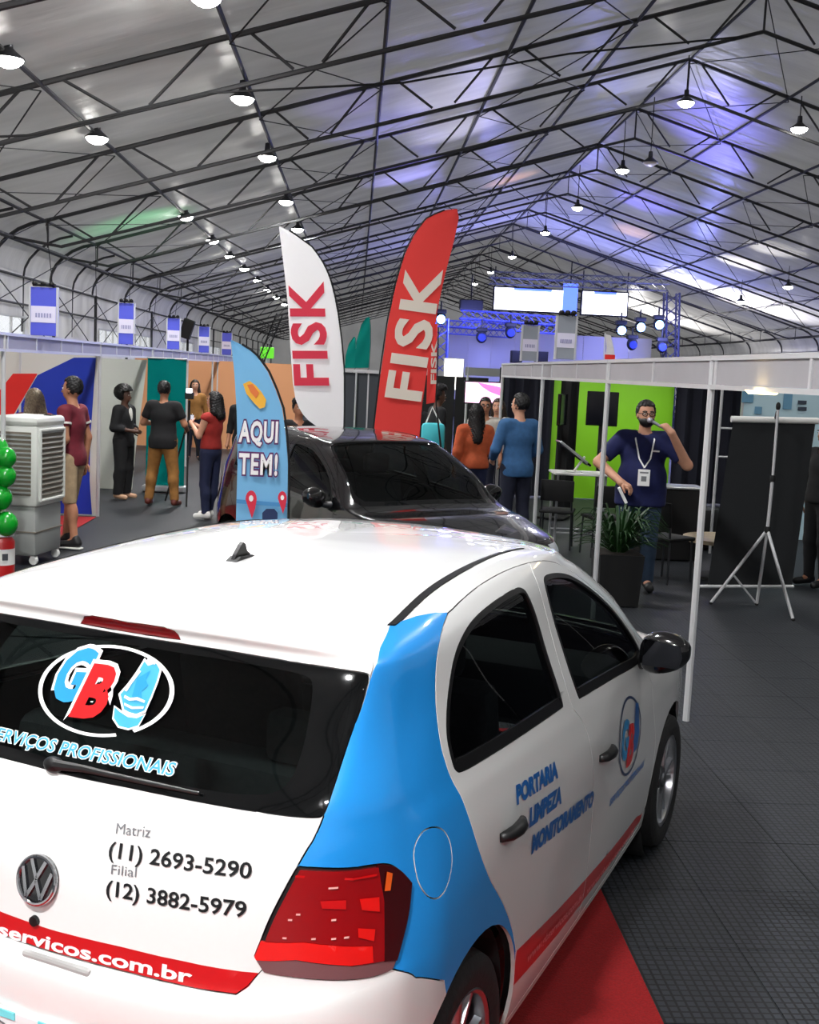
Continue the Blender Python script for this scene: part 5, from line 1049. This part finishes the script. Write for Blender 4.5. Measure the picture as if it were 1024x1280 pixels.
def head(label, u, v, Y, lit):
    q = at(u, v, Y); t = thing('stage_light', label, 'stage light', tuple(q), 0, 'moving head lights of the stage'); b = MB(); b.rbox((0, 0, .32), (.5, .4, .2), .04); b.build('yoke_base', BLACKM, t); b = MB(); b.ell((0, -.05, 0), (.26, .24, .30)); b.build('lamp_head', BLACKM, t, True); b = MB(); b.lathe([(0, -.30), (.17, -.30), (.2, -.26)], (0, 0, -.05), 14, 'y'); b.build('lens', BLUEL if lit else mat('dark_lens', (50, 60, 120), .1), t, True); b = MB(); b.tube((0, 0, .42), (0, 0, .8), .04, n=6); b.build('clamp', CABLE, t)
for l, u, v, lit in (('dark moving head light hanging under the left half of the long truss', 638, 415, 0), ('dark moving head light hanging at the far left of the stage', 602, 421, 0), ('bright blue stage light at the right of the stage, strongest one', 800, 408, 1), ('blue stage light just left of the strongest one', 776, 412, 1), ('dark moving head light below the strongest blue light, left one', 790, 430, 0), ('dark moving head light below the strongest blue light, right one', 827, 433, 0), ('blue stage light on top of the left truss tower', 551, 398, 1), ('small blue stage light over the middle of the stage', 715, 412, 1), ('small blue stage light near the dark truss tower', 823, 405, 1)): head(l, u, v, S0-.6, lit)
t = thing('stage_backdrop', 'pale grey backdrop wall behind the stage', 'backdrop', (0, 0, 0))
for k in range(9): a = at(556, 440, S0+3)[0]; b = MB(); b.box((a+1.15*(k+.5), S0+3, 2.1), (1.13, .06, 4.2)); b.build('backdrop_panel', mat('backdrop_grey', (196, 194, 200), .7), t)
t = thing('stage', 'low black stage platform at the far end of the hall', 'stage', (9.2, S0+1.75, 0))
for k in range(6): b = MB(); b.box((-5+2*k, 0, .4), (1.98, 2.2, .8)); b.build('deck', BLACKM, t)
for p, e in (((8, S0-2, 4.6), 600), ((14, S0-2, 4.0), 700), ((5, S0-2, 4.2), 350)):
    l = bpy.data.lights.new('stage_glow', 'POINT'); l.energy = e; l.color = (.25, .28, 1); l.shadow_soft_size = .3; o = bpy.data.objects.new('stage_glow', l); o.location = p; COL.objects.link(o)
t = thing('light_box', 'small lime green sign glowing far off beside the light blue flag', 'sign', tuple(at(334, 441, 36))); b = MB(); b.rbox((0, 0, 0), (.42, .08, .34), .02); b.build('housing', mat('green_sign', (90, 190, 40), .5, emit=.8), t); b = MB(); b.tube((0, .05, -.15), (0, .05, -2.3), .03); b.build('post', ALU, t)
t = thing('loudspeaker', 'black loudspeaker on a pole over the orange wall panels', 'loudspeaker', tuple(at(234, 411, 30))); b = MB(); b.rbox((0, 0, 0), (.28, .25, .5), .03, rot=Matrix.Rotation(.3, 3, 'Y')); b.build('cabinet', BLACKM, t); b = MB(); b.tube((0, .1, 0), (0, .1, -2.85), .025); b.build('pole', BLACKM, t)
# ---------------------------------------------------------------- people: bodies and clothes grown from blended limb volumes
class Field:
    def __init__(s, h): s.h = h; s.ops = []; s.lo = np.full(3, 1e9); s.hi = np.full(3, -1e9)
    def _bb(s, a, b, r):
        s.lo = np.minimum(s.lo, np.minimum(a, b)-r); s.hi = np.maximum(s.hi, np.maximum(a, b)+r)
    def cap(s, a, b, r0, r1, k=.03, cut=False):
        a, b = np.array(a, float), np.array(b, float); s._bb(a, b, max(r0, r1)); s.ops.append(('c', a, b, r0, r1, k, cut)); return s
    def ell(s, c, r, k=.03, rot=0.0):
        c, r = np.array(c, float), np.array(r, float); s._bb(c, c, r.max()); s.ops.append(('e', c, r, 0, 0, k, rot)); return s
    def mesh(s, clip=None):
        h = s.h; lo = s.lo-3*h-.02; n = np.ceil((s.hi+3*h+.02-lo)/h).astype(int)+1; D = np.full(n, .5)
        ax = [lo[i]+h*np.arange(n[i]) for i in range(3)]
        for op in s.ops:
            k = op[5]
            if op[0] == 'c': a, b = np.minimum(op[1], op[2]), np.maximum(op[1], op[2]); m = max(op[3], op[4])+k+4*h
            else: a = b = op[1]; m = op[2].max()+k+4*h
            i0 = np.clip(((a-m-lo)/h).astype(int), 0, n); i1 = np.clip(((b+m-lo)/h).astype(int)+2, 0, n)
            sl = tuple(slice(i0[i], i1[i]) for i in range(3)); X = np.stack(np.meshgrid(*[ax[i][sl[i]] for i in range(3)], indexing='ij'), -1)
            if op[0] == 'c':
                ab = op[2]-op[1]; L2 = max(ab@ab, 1e-9); t = ((X-op[1])@ab)/L2; tc = np.clip(t, 0, 1); d = np.linalg.norm(X-op[1]-tc[..., None]*ab, axis=-1)-(op[3]+(op[4]-op[3])*tc)
                if op[6]: d = np.maximum(d, (t-1)*math.sqrt(L2))
            else:
                Y = X-op[1]
                if op[6]: c_, s_ = math.cos(op[6]), math.sin(op[6]); Y = np.stack([Y[..., 0]*c_+Y[..., 1]*s_, -Y[..., 0]*s_+Y[..., 1]*c_, Y[..., 2]], -1)
                q = np.linalg.norm(Y/op[2], axis=-1); g = np.linalg.norm(Y/op[2]**2, axis=-1); d = q*(q-1)/np.maximum(g, 1e-6); d = np.where(q < 1e-3, -op[2].min(), d)
            o = D[sl]; hh = np.clip(.5+.5*(o-d)/max(k, 1e-6), 0, 1); D[sl] = o*(1-hh)+d*hh-k*hh*(1-hh)
        if clip is not None: D = clip(D, *np.meshgrid(*ax, indexing='ij'))
        return nets(D, lo, h)
def nets(D, lo, h):
    S = D < 0; n = D.shape; c = tuple(x-1 for x in n); acc = np.zeros(c+(3,)); cnt = np.zeros(c)
    cor = [(i, j, k) for i in (0, 1) for j in (0, 1) for k in (0, 1)]; sh = lambda A, o: A[o[0]:n[0]-1+o[0], o[1]:n[1]-1+o[1], o[2]:n[2]-1+o[2]]
    for a in cor:
        for d in range(3):
            if a[d]: continue
            b = list(a); b[d] = 1; da, db = sh(D, a), sh(D, b); x = (da < 0) != (db < 0); t = np.where(x, da/np.where(x, da-db, 1), 0)
            for q in range(3): acc[..., q] += np.where(x, a[q]+(t if q == d else 0), 0)
            cnt += x
    act = cnt > 0; idx = np.full(c, -1); idx[act] = np.arange(act.sum()); ijk = np.stack(np.nonzero(act), 1); V = lo+h*(ijk+acc[act]/cnt[act][:, None]); F = []
    for d in range(3):
        e = [0, 0, 0]; e[d] = 1; A = S[tuple(slice(0, n[q]-e[q]) for q in range(3))]; B = S[tuple(slice(e[q], n[q]) for q in range(3))]; x = A != B; u, v = (d+1) % 3, (d+2) % 3; I = np.stack(np.nonzero(x), 1)
        I = I[(I[:, u] > 0) & (I[:, v] > 0) & (I[:, u] < c[u]) & (I[:, v] < c[v])]
        if not len(I): continue
        def g(du, dv): J = I.copy(); J[:, u] -= du; J[:, v] -= dv; return idx[J[:, 0], J[:, 1], J[:, 2]]
        Q = np.stack([g(0, 0), g(1, 0), g(1, 1), g(0, 1)], 1); fl = S[I[:, 0], I[:, 1], I[:, 2]]; Q[~fl] = Q[~fl][:, ::-1]; F.append(Q[(Q >= 0).all(1)])
    return V, np.concatenate(F) if F else np.zeros((0, 4), int)
SKINS = {'light': (206, 152, 124), 'tan': (176, 122, 92), 'brown': (124, 80, 58), 'dark': (84, 54, 40)}
def skin(k): return mat('skin_'+k, SKINS[k], .55, noise=.04, scale=30)
def cl_(name, rgb): return mat(name, rgb, .85, noise=.12, scale=18, bump=.25)
def put(name, VF, m, parent, extra=None):
    V, F = VF; V = [tuple(v) for v in V]; F = [tuple(int(i) for i in f) for f in F]
    if extra is not None: o = len(V); V += extra.v; F += [tuple(o+i for i in f) for f in extra.f]
    me = bpy.data.meshes.new(name); me.from_pydata(V, [], F); return link(name, me, m, parent, True, sharp=0)
def person(label, x, y, head, H=1.70, girth=1.0, sk='tan', pose=None, top=None, bottom=None, shoes=None, hair=None, hx=.016, group=None, face=True, z=0):
    """head: direction faced, degrees clockwise from +y.  Joints in metres for a 1.75 m body, x to the person's right, y forwards."""
    t = thing('person', label, 'person', (x, y, z), -math.radians(head), group); s = H/1.75; p = pose or {}; G = girth
    def J(n, d): return np.array(p.get(n, d), float)
    lean = p.get('lean', 0.0); hyaw = math.radians(p.get('yaw', 0)); tilt = p.get('nod', 0.0)
    def T(q): q = np.array(q, float); q[1] += lean*max(0, q[2]-.9); return q*s
    sh = {1: np.array([.185+.02*(G-1), 0, 1.415]), -1: np.array([-.185-.02*(G-1), 0, 1.415])}
    el = {1: J('r_elbow', (.245, -.03, 1.13)), -1: J('l_elbow', (-.245, -.03, 1.13))}; wr = {1: J('r_wrist', (.255, .05, .88)), -1: J('l_wrist', (-.255, .05, .88))}
    hip = {k: np.array([k*.09, 0, .92]) for k in (1, -1)}; kn = {1: J('r_knee', (.105, .015, .49)), -1: J('l_knee', (-.105, .015, .49))}; an = {1: J('r_ankle', (.115, -.02, .085)), -1: J('l_ankle', (-.115, -.02, .085))}
    def hd(q):                                                 # a head point, turned and nodded about the neck
        q = np.array(q, float)-np.array([0, 0, 1.55]); c_, s_ = math.cos(tilt), math.sin(tilt); q = np.array([q[0], q[1]*c_+q[2]*s_, -q[1]*s_+q[2]*c_]); c_, s_ = math.cos(hyaw), math.sin(hyaw)
        return T(np.array([q[0]*c_+q[1]*s_, -q[0]*s_+q[1]*c_, q[2]]) + np.array([0, .01, 1.55]))
    def torso(f, e=0.0):
        f.ell(T((0, -.005, .95)), s*np.array([.165*G+e, .118*G+e, .13+e])); f.ell(T((0, .01*G, 1.09)), s*np.array([.145*G+e, .105*G+e, .15+e]), .05*s)
        if G > 1.15: f.ell(T((0, .06, 1.06)), s*np.array([.15*G+e, .10*G+e, .17+e]), .05*s)
        f.ell(T((0, 0, 1.28)), s*np.array([.165*(.5+.5*G)+e, .112*(.5+.5*G)+e, .17+e]), .05*s); f.cap(T((-.14, -.01, 1.42)), T((.14, -.01, 1.42)), s*(.058+e), s*(.058+e), .05*s)
    def arm(f, k, e=0.0, upto=2.0, cut=False):
        a, b, c = T(sh[k]), T(el[k]), T(wr[k]); g = .5+.5*G
        if upto <= 1: f.cap(a, a+(b-a)*upto, s*(.054*g+e), s*((.054-.012*upto)*g+e), .03*s, cut)
        else:
            f.cap(a, b, s*(.054*g+e), s*(.042*g+e), .03*s); q = min(1, upto-1); f.cap(b, b+(c-b)*q, s*(.042*g+e), s*((.042-.013*q)*g+e), .02*s, cut)
    def leg(f, k, e=0.0, upto=2.0):
        a, b, c = T(hip[k]), T(kn[k]), T(an[k]); g = .4+.6*G; f.cap(a, b, s*(.088*g+e), s*(.056+e), .04*s)
        if upto > 1: f.cap(b, c, s*(.054+e), s*(.037+e*1.2), .03*s); f.ell(b+(c-b)*.3+np.array([0, -.02*s, 0]), s*np.array([.052+e, .055+e, .11]), .03*s)
    body = Field(hx*s); torso(body)
    for k in (1, -1): arm(body, k); leg(body, k); body.cap(T(an[k]), T(an[k]+np.array([k*.01, .13, -.05])), .04*s, .03*s)
    body.cap(T((0, -.01, 1.43)), hd((0, 0, 1.56)), .060*s, .054*s, .03*s); body.ell(hd((0, -.005, 1.655)), s*np.array([.076, .096, .106]), .01, -hyaw); body.ell(hd((0, .03, 1.595)), s*np.array([.056, .062, .062]), .03*s, -hyaw)
    body.cap(hd((0, .088, 1.645)), hd((0, .108, 1.615)), .010*s, .015*s, .012*s)
    for k in (1, -1): body.ell(hd((k*.077, -.005, 1.635)), s*np.array([.012, .024, .032]), .008*s)
    fing = MB()
    for k in (1, -1):                                          # hands: palm in the body surface, five separate fingers
        d = T(wr[k])-T(el[k]); d = p.get('hand_r' if k > 0 else 'hand_l', d/np.linalg.norm(d)); d = np.array(d, float); d /= np.linalg.norm(d); w = T(wr[k])
        sd = np.cross(d, p.get('palm_r' if k > 0 else 'palm_l', (-k, 0, 0))); sd = sd/max(1e-6, np.linalg.norm(sd)); n = np.cross(sd, d); body.cap(w, w+d*.075*s, .030*s, .034*s, .02*s); curl = p.get('curl', .5)
        for q, ln in zip((-1.5, -.5, .5, 1.5), (.066, .078, .074, .058)):
            b0 = w+d*.085*s+sd*q*.017*s; pts = [b0-d*.02*s, b0]; dd = d
            for m in range(3): a_ = curl*(m+1)*.6; dd = d*math.cos(a_)+n*math.sin(a_); pts.append(pts[-1]+dd*ln*s/3)
            fing.path(pts, [.009*s, .0095*s, .009*s, .008*s, .006*s], 6)
        th = w+d*.03*s-sd*.026*s; fing.path([th, th+(d*.6-sd*.7+n*.25)*.035*s, th+(d*1.2-sd*.75+n*.6)*.055*s], [.012*s, .011*s, .008*s], 6)
    bd = put('body', body.mesh(), skin(sk), t, fing)
    ztop, hem = T((0, 0, 1.475))[2], p.get('hem', .90)*s
    def neck(D, X, Y, Z): r = np.hypot(X, Y-lean*.55*s); return np.maximum(D, np.where(Z > 1.40*s, (.072*s-r)*np.where(Z > 1.43*s, 1, .6), -1) if True else D)
    if top:
        f = Field(hx*s); e = p.get('loose', .016); torso(f, e); sl = top[1]; f.ell((0, -.005*s, hem+.04*s), s*np.array([.160*G+e*1.2, .114*G+e*1.2, .20]), .04*s)
        for k in (1, -1): arm(f, k, e, sl, True)
        put('shirt', f.mesh(lambda D, X, Y, Z: np.maximum(neck(D, X, Y, Z), hem-Z)), top[0], t)
        if len(top) > 2:                                       # open front or collar in another colour
            m = MB(); yf = T((0, .118*(.5+.5*G)+e, 1.36)); m.ell(T((0, .095*(.5+.5*G)+.02, 1.33)), (.045*s, .03*s, .13*s)); m.build('shirt_front', top[2], t, True)
    if bottom:
        f = Field(hx*s); e = p.get('loose_leg', .016); f.ell(T((0, -.005, .95)), s*np.array([.165*G+e*.6, .118*G+e*.6, .13])); f.ell(T((0, .01, 1.06)), s*np.array([.145*G+e*.6, .105*G+e*.6, .12]), .05*s)
        for k in (1, -1): leg(f, k, e, bottom[1])
        lim = {2: .075, 1: .47}.get(bottom[1], .075)*s; wst = p.get('waist', 1.0)*s
        put('trousers' if bottom[1] == 2 else 'shorts', f.mesh(lambda D, X, Y, Z: np.maximum(np.maximum(D, Z-wst), lim-Z)), bottom[0], t)
    if shoes:
        for k in (1, -1):
            f = Field(.010*s if hx < .015 else .013*s); a = T(an[k]); fx = p.get('toe_out', .02)*k; f.cap(a+np.array([0, -.035*s, -.025*s]), a+np.array([fx*s, .15*s, -.045*s]), .045*s, .040*s); f.cap(a, a+np.array([0, -.01*s, .02*s]), .046*s, .046*s)
            so = put('shoe', f.mesh(lambda D, X, Y, Z: np.maximum(D, .004-Z)), shoes[0], t)
            if len(shoes) > 1: m = MB(); c0 = a+np.array([fx*.5*s, .055*s, -.068*s]); m.rbox((c0[0], c0[1], .012), (.092*s, .275*s, .02), .009); m.build('sole', shoes[1], so, True)
    if hair:
        hm, kind = hair; f = Field(.011*s); c = hd((0, -.012, 1.672)); f.ell(c, s*np.array([.090, .106, .110]), .01, -hyaw)
        fw = hd((0, 1, 1.66))-hd((0, 0, 1.66)); fw /= np.linalg.norm(fw); upv = hd((0, 0, 1.7))-hd((0, 0, 1.6)); upv /= np.linalg.norm(upv)
        if kind == 'afro': f.ell(hd((0, -.03, 1.70)), s*np.array([.150, .145, .135]), .02)
        if kind == 'curly': f.ell(hd((0, .01, 1.745)), s*np.array([.10, .11, .07]), .02)
        if kind in ('long', 'shoulder'):
            zl = 1.30 if kind == 'long' else 1.46
            f.cap(hd((0, -.05, 1.66)), T((0, -.105, zl)), .085*s, .075*s, .03*s)
            for k in (1, -1): f.cap(hd((k*.06, -.03, 1.66)), T((k*.085, -.06, zl+.03)), .045*s, .05*s, .03*s)
        if kind == 'bun': f.ell(hd((0, -.11, 1.70)), s*np.array([.055, .055, .055]), .02)
        fz = hd((0, .10, 1.63))
        def clip(D, X, Y, Z):
            rx, ry, rz_ = X-c[0], Y-c[1], Z-c[2]; fr = rx*fw[0]+ry*fw[1]+rz_*fw[2]; ur = rx*upv[0]+ry*upv[1]+rz_*upv[2]
            face_ = np.minimum(fr-.028*s, .050*s-ur)            # >0 inside the face opening
            D = np.maximum(D, face_)
            if kind == 'short': D = np.maximum(D, np.minimum(-.075*s-ur, 1))
            return D
        hv, hf = f.mesh(clip); ph = rng.uniform(0, 9)
        hv = hv + (s*.006)*np.stack([np.sin(hv[:, 2]*190+hv[:, 1]*120+ph), np.sin(hv[:, 0]*210+hv[:, 2]*90+ph), np.sin(hv[:, 0]*150+hv[:, 1]*170+ph)], 1); put('hair', (hv, hf), hm, t)
    if face:
        e_ = MB(); w_ = MB(); b_ = MB(); l_ = MB()
        for k in (1, -1):
            w_.ell(hd((k*.031, .083, 1.652)), (.014*s, .010*s, .008*s), 8, 6); e_.ell(hd((k*.031, .091, 1.652)), (.006*s, .004*s, .006*s), 8, 6); b_.path([hd((k*.014, .094, 1.674)), hd((k*.034, .092, 1.679)), hd((k*.052, .080, 1.672))], .005*s, 6)
        l_.path([hd((-.026, .083, 1.578)), hd((0, .092, 1.577)), hd((.026, .083, 1.578))], [.004*s, .008*s, .004*s], 6)
        ee = w_.build('eyes', mat('eye_white', (224, 220, 214), .3), bd, True); e_.build('irises', mat('eye_dark', (30, 22, 18), .2), bd, True); b_.build('eyebrows', hair[0] if hair else BLACKM, bd, True); l_.build('lips', mat('lips', (150, 86, 78), .5), bd, True)
    t['H'] = H
    return t, T, hd, s
HB = mat('black_hair', (14, 12, 12), .5, noise=.3, scale=60, bump=.5); HBR = mat('brown_hair', (46, 32, 24), .5, noise=.3, scale=60, bump=.5); HG = mat('ash_blonde_hair', (138, 122, 100), .5, noise=.35, scale=50, bump=.5)
BLK = cl_('black_cloth', (14, 14, 17)); MAR = cl_('maroon_cloth', (104, 22, 38)); BEI = cl_('beige_cloth', (176, 152, 120)); KHA = cl_('khaki_cloth', (148, 102, 48)); REDT = cl_('red_knit', (158, 40, 34)); JEAN = cl_('dark_blue_denim', (26, 34, 66)); WHC = cl_('white_cloth_shirt', (216, 214, 208)); ORC = cl_('orange_cloth', (196, 92, 52)); BLS = cl_('blue_denim_shirt', (52, 96, 142)); NVY = cl_('navy_polo', (16, 24, 76)); GJE = cl_('grey_blue_jeans', (44, 62, 84)); NVP = cl_('navy_trousers', (20, 24, 44)); PAT = cl_('pale_patterned_shirt', (190, 186, 176)); TEC = mat('turquoise_bag_cloth', (70, 196, 206), .6)
SHB = mat('black_shoe', (20, 20, 22), .5); SHW = mat('white_shoe', (232, 230, 226), .5); SHR = mat('dark_red_shoe', (92, 34, 22), .5); SOLW = mat('white_sole', (226, 224, 220), .6)
FAR = .021
# left side of the hall
person('woman with long ash-blonde hair behind the white air cooler', -3.58, 13.2, -25, 1.66, .95, 'light', {}, (MAR, .5), (NVP, 2), (SHB,), (HG, 'shoulder'))
p1, T1, h1, s1 = person('young man in a maroon T-shirt with white sleeve bands, beige shorts and black sneakers', -3.03, 12.66, -75, 1.82, .95, 'tan', {'l_elbow': (-.235, -.05, 1.14), 'l_wrist': (-.235, .10, .92), 'r_elbow': (.24, -.05, 1.14), 'r_wrist': (.25, -.02, .88), 'r_knee': (.10, .07, .49), 'r_ankle': (.11, .12, .085), 'l_ankle': (-.11, -.10, .085), 'l_knee': (-.10, -.03, .49), 'hem': .86}, (MAR, .55), (BEI, 1), (SHB, SOLW), (HB, 'short'), hx=.013)
for k in (1, -1):
    a = T1((k*.185, 0, 1.415)); e = T1((k*.24, -.05, 1.14)); q = a+(e-a)*.50; m = MB(); m.tube(a+(e-a)*.40, a+(e-a)*.47, .078, .077, 14); m.build('sleeve_band', WHC, p1, True)
p3, T3, h3, s3 = person('woman with a rounded afro in a black suit and white blouse, hands held together', -3.38, 17.25, 112, 1.62, 1.0, 'dark', {'r_elbow': (.25, -.02, 1.14), 'r_wrist': (.10, .22, 1.10), 'l_elbow': (-.25, -.02, 1.14), 'l_wrist': (-.04, .22, 1.10), 'loose': .028, 'loose_leg': .035, 'hem': .84, 'yaw': -5}, (BLK, 1.6, WHC), (BLK, 2), (mat('nude_shoe', (190, 150, 120), .5),), (HB, 'afro'), hx=FAR)
p4, T4, h4, s4 = person('man seen from behind in a black shirt and khaki trousers, working a camera', -2.70, 16.6, 8, 1.75, 1.12, 'tan', {'r_elbow': (.30, .02, 1.17), 'r_wrist': (.26, .26, 1.10), 'l_elbow': (-.30, .02, 1.17), 'l_wrist': (-.16, .24, 1.16), 'r_ankle': (.19, -.02, .085), 'l_ankle': (-.19, -.02, .085), 'r_knee': (.15, .015, .49), 'l_knee': (-.15, .015, .49), 'hem': .82, 'loose': .022, 'loose_leg': .022}, (BLK, .7), (KHA, 2), (SHR,), (HB, 'short'), hx=FAR)
t = thing('camera_tripod', 'black tripod with a small lit camera before the man in khaki trousers', 'tripod', (-2.40, 17.0, 0))
for q in ((-.35, .2), (.35, .1), (.05, -.42)): b = MB(); b.tube((0, 0, 1.25), (q[0], q[1], .0), .014, n=6); b.build('leg', BLACKM, t)
b = MB(); b.tube((0, 0, 1.2), (0, 0, 1.5), .016, n=6); b.build('column', BLACKM, t); b = MB(); b.rbox((0, 0, 1.57), (.12, .10, .10), .01); b.lathe([(.035, .05), (.03, .13)], (0, 0, 1.57), 12, 'y'); b.build('camera', BLACKM, t); b = MB(); b.rbox((.0, -.03, 1.64), (.09, .05, .07), .01); b.build('lamp', mat('camera_lamp_white', (240, 240, 250), .4, emit=1.2), t)
p5, T5, h5, s5 = person('woman in a red top and dark jeans with white sneakers, raising a phone', -1.88, 15.4, -62, 1.66, .95, 'light', {'r_elbow': (.22, .06, 1.16), 'r_wrist': (.07, .27, 1.27), 'l_elbow': (-.22, .06, 1.16), 'l_wrist': (-.07, .29, 1.30), 'hem': .98, 'r_ankle': (.10, .08, .085), 'lean': -.06}, (REDT, .12), (JEAN, 2), (SHW,), (HB, 'shoulder'), hx=.018)
t = thing('phone', 'phone held up by the woman in the red top', 'phone', (-1.88, 15.4, 0), math.radians(62)); q = T5((0, .36, 1.36)); b = MB(); b.rbox(q, (.08, .012, .15), .006); b.build('body', BLACKG, t); b = MB(); b.box((q[0], q[1]-.007, q[2]), (.07, .002, .135)); b.build('screen', mat('phone_screen', (200, 206, 220), .3, emit=.5), t)
person('woman in black, half hidden by the light blue flag', -1.72, 18.2, 200, 1.68, 1.0, 'tan', {}, (BLK, 1.5), (BLK, 2), (SHB,), (HB, 'long'), hx=FAR)
person('person with brown hair far behind the woman in the red top', -3.35, 24.5, 170, 1.66, 1.0, 'light', {}, (KHA, 1.4), (NVP, 2), (SHB,), (HBR, 'shoulder'), hx=.028)
person('dark-haired person in black between the light blue and white flags', -.72, 15.0, 160, 1.62, 1.0, 'tan', {}, (BLK, 1.5), (BLK, 2), (SHB,), (HB, 'curly'), hx=FAR)
# group behind the black car
p9, T9, h9, s9 = person('man with curly black hair and a turquoise bag, in profile', 1.22, 17.2, 75, 1.84, 1.0, 'dark', {}, (BLK, 1.5), (NVP, 2), (SHB,), (HB, 'curly'), hx=FAR)
t = thing('shoulder_bag', 'turquoise bag hanging behind the man with curly black hair', 'bag', (1.14, 16.76, 0)); b = MB(); b.rbox((0, 0, 1.14), (.34, .16, .40), .06); b.build('body', TEC, t, True); b = MB(); b.path([(-.12, .0, 1.30), (-.02, .10, 1.56), (.12, .0, 1.30)], .014, 6); b.build('strap', WHC, t, True)
person('dark-haired person in black next to the red flags', .98, 18.3, 40, 1.70, 1.0, 'brown', {}, (BLK, 1.5), (BLK, 2), (SHB,), (HB, 'shoulder'), hx=.026)
person('woman with very long black hair in an orange top, seen from behind', 1.57, 15.0, -10, 1.66, 1.05, 'tan', {'r_elbow': (.25, .0, 1.14), 'r_wrist': (.20, .18, 1.05), 'loose': .026}, (ORC, 1.5), (JEAN, 2), (SHB,), (HB, 'long'), hx=.018)
p11, T11, h11, s11 = person('man in a blue denim shirt and navy jeans, seen from behind', 1.95, 13.7, -20, 1.84, 1.08, 'light', {'r_elbow': (.27, .02, 1.14), 'r_wrist': (.20, .22, 1.02), 'l_elbow': (-.27, .02, 1.14), 'l_wrist': (-.20, .22, 1.02), 'hem': .84, 'yaw': -25}, (BLS, 1.9), (NVP, 2), (SHB,), (HB, 'short'), hx=.015)
p12, T12, h12, s12 = person('man with glasses in a pale patterned shirt facing the camera', 1.86, 16.6, 185, 1.72, 1.0, 'tan', {}, (PAT, .7), (NVP, 2), (SHB,), (HB, 'short'), hx=FAR)
person('woman in a white top beside the man with glasses', 2.12, 17.2, 200, 1.70, .95, 'light', {}, (WHC, .7), (NVP, 2), (SHB,), (HBR, 'shoulder'), hx=FAR)
def glasses(t, hd, s, parent_name='glasses'):
    m = MB()
    for k in (1, -1):
        m.path([hd((k*.033+.024*math.cos(a), .100, 1.650+.018*math.sin(a))) for a in np.linspace(0, 2*PI, 13)[:-1]], .0035*s, 5, closed=True); m.tube(hd((k*.057, .096, 1.655)), hd((k*.078, .0, 1.655)), .003*s, n=5)
    m.tube(hd((-.009, .103, 1.655)), hd((.009, .103, 1.655)), .003*s, n=5); m.build('glasses', BLACKM, t)
glasses(p12, h12, s12)
# man with the microphone
p14, T14, h14, s14 = person('stout bearded man in a navy polo with lanyard and badge, talking into a microphone', 2.86, 11.33, 190, 1.86, 1.32, 'light', {'l_elbow': (-.40, .08, 1.20), 'l_wrist': (-.22, .24, 1.50), 'hand_l': (.55, -.25, .55), 'palm_l': (.6, -.6, -.2), 'r_elbow': (.41, .10, 1.19), 'r_wrist': (.20, .36, 1.03), 'hand_r': (-.65, .35, -.35), 'palm_r': (-.3, 0, -1), 'hem': .80, 'yaw': -10, 'loose': .022, 'loose_leg': .02, 'curl': .8}, (NVY, .75), (GJE, 2), (SHB,), (HB, 'short'), hx=.012)
glasses(p14, h14, s14)
f = Field(.010); f.ell(h14((0, .045, 1.582)), np.array([.064, .066, .056])*s14, .02); f.cap(h14((-.066, .005, 1.62)), h14((-.05, .05, 1.58)), .018, .02, .02); f.cap(h14((.066, .005, 1.62)), h14((.05, .05, 1.58)), .018, .02, .02)
mo = h14((0, .11, 1.592))
put('beard', f.mesh(lambda D, X, Y, Z: np.maximum(D, Z-h14((0, 0, 1.612))[2])), HB, p14)
m = MB(); m.path([T14((-.07, -.06, 1.49)), T14((-.085, .10, 1.42)), T14((-.05, .235, 1.25)), T14((.0, .262, 1.17))], .008, 6); m.path([T14((.07, -.06, 1.49)), T14((.085, .10, 1.42)), T14((.05, .235, 1.25)), T14((.0, .262, 1.17))], .008, 6); m.build('lanyard', WHITEV, p14, True)
b = MB(); q = T14((0, .275, 1.08)); b.rbox(q, (.115, .008, .16), .004); bg = b.build('badge', WHITEV, p14); b = MB(); b.box((q[0], q[1]+.005, q[2]-.01), (.05, .002, .05)); b.box((q[0], q[1]+.005, q[2]+.05), (.08, .002, .014)); b.build('badge_print', GREYV, bg)
b = MB(); q = T14((-.10, .165, 1.32)); b.box(q, (.07, .006, .016)); b.build('chest_print', WHITEV, p14)
t = thing('microphone', 'microphone held to the mouth of the bearded man', 'microphone', (2.86, 11.33, 0), -math.radians(190)); w = T14((-.22, .24, 1.50)); a = np.array(h14((.0, .155, 1.60))); d = (w-a)/np.linalg.norm(w-a); b = MB(); b.tube(a+d*.03, a+d*.20, .017, .012, 10); b.build('handle', mat('mic_grey', (150, 150, 160), .35, metal=.5), t, True); b = MB(); b.ell(a, (.028, .028, .028), 12, 9); b.build('mesh_head', mat('mic_mesh', (190, 186, 196), .4, metal=.5), t, True)
t = thing('paper_roll', 'white folded paper held low in the bearded man\'s right hand', 'paper', (2.86, 11.33, 0), -math.radians(190)); w = T14((.16, .42, 1.0)); b = MB(); b.rbox(w+np.array([.03, .02, -.08]), (.03, .05, .17), .006, rot=Matrix.Rotation(.5, 3, 'Y')); b.build('sheet', WHITEV, t)
person('person in black clothes at the right edge of the photo beside the projection screen', 4.93, 11.9, 250, 1.72, 1.1, 'tan', {}, (BLK, 1.9), (BLK, 2), (SHB,), (HB, 'long'), hx=.018)
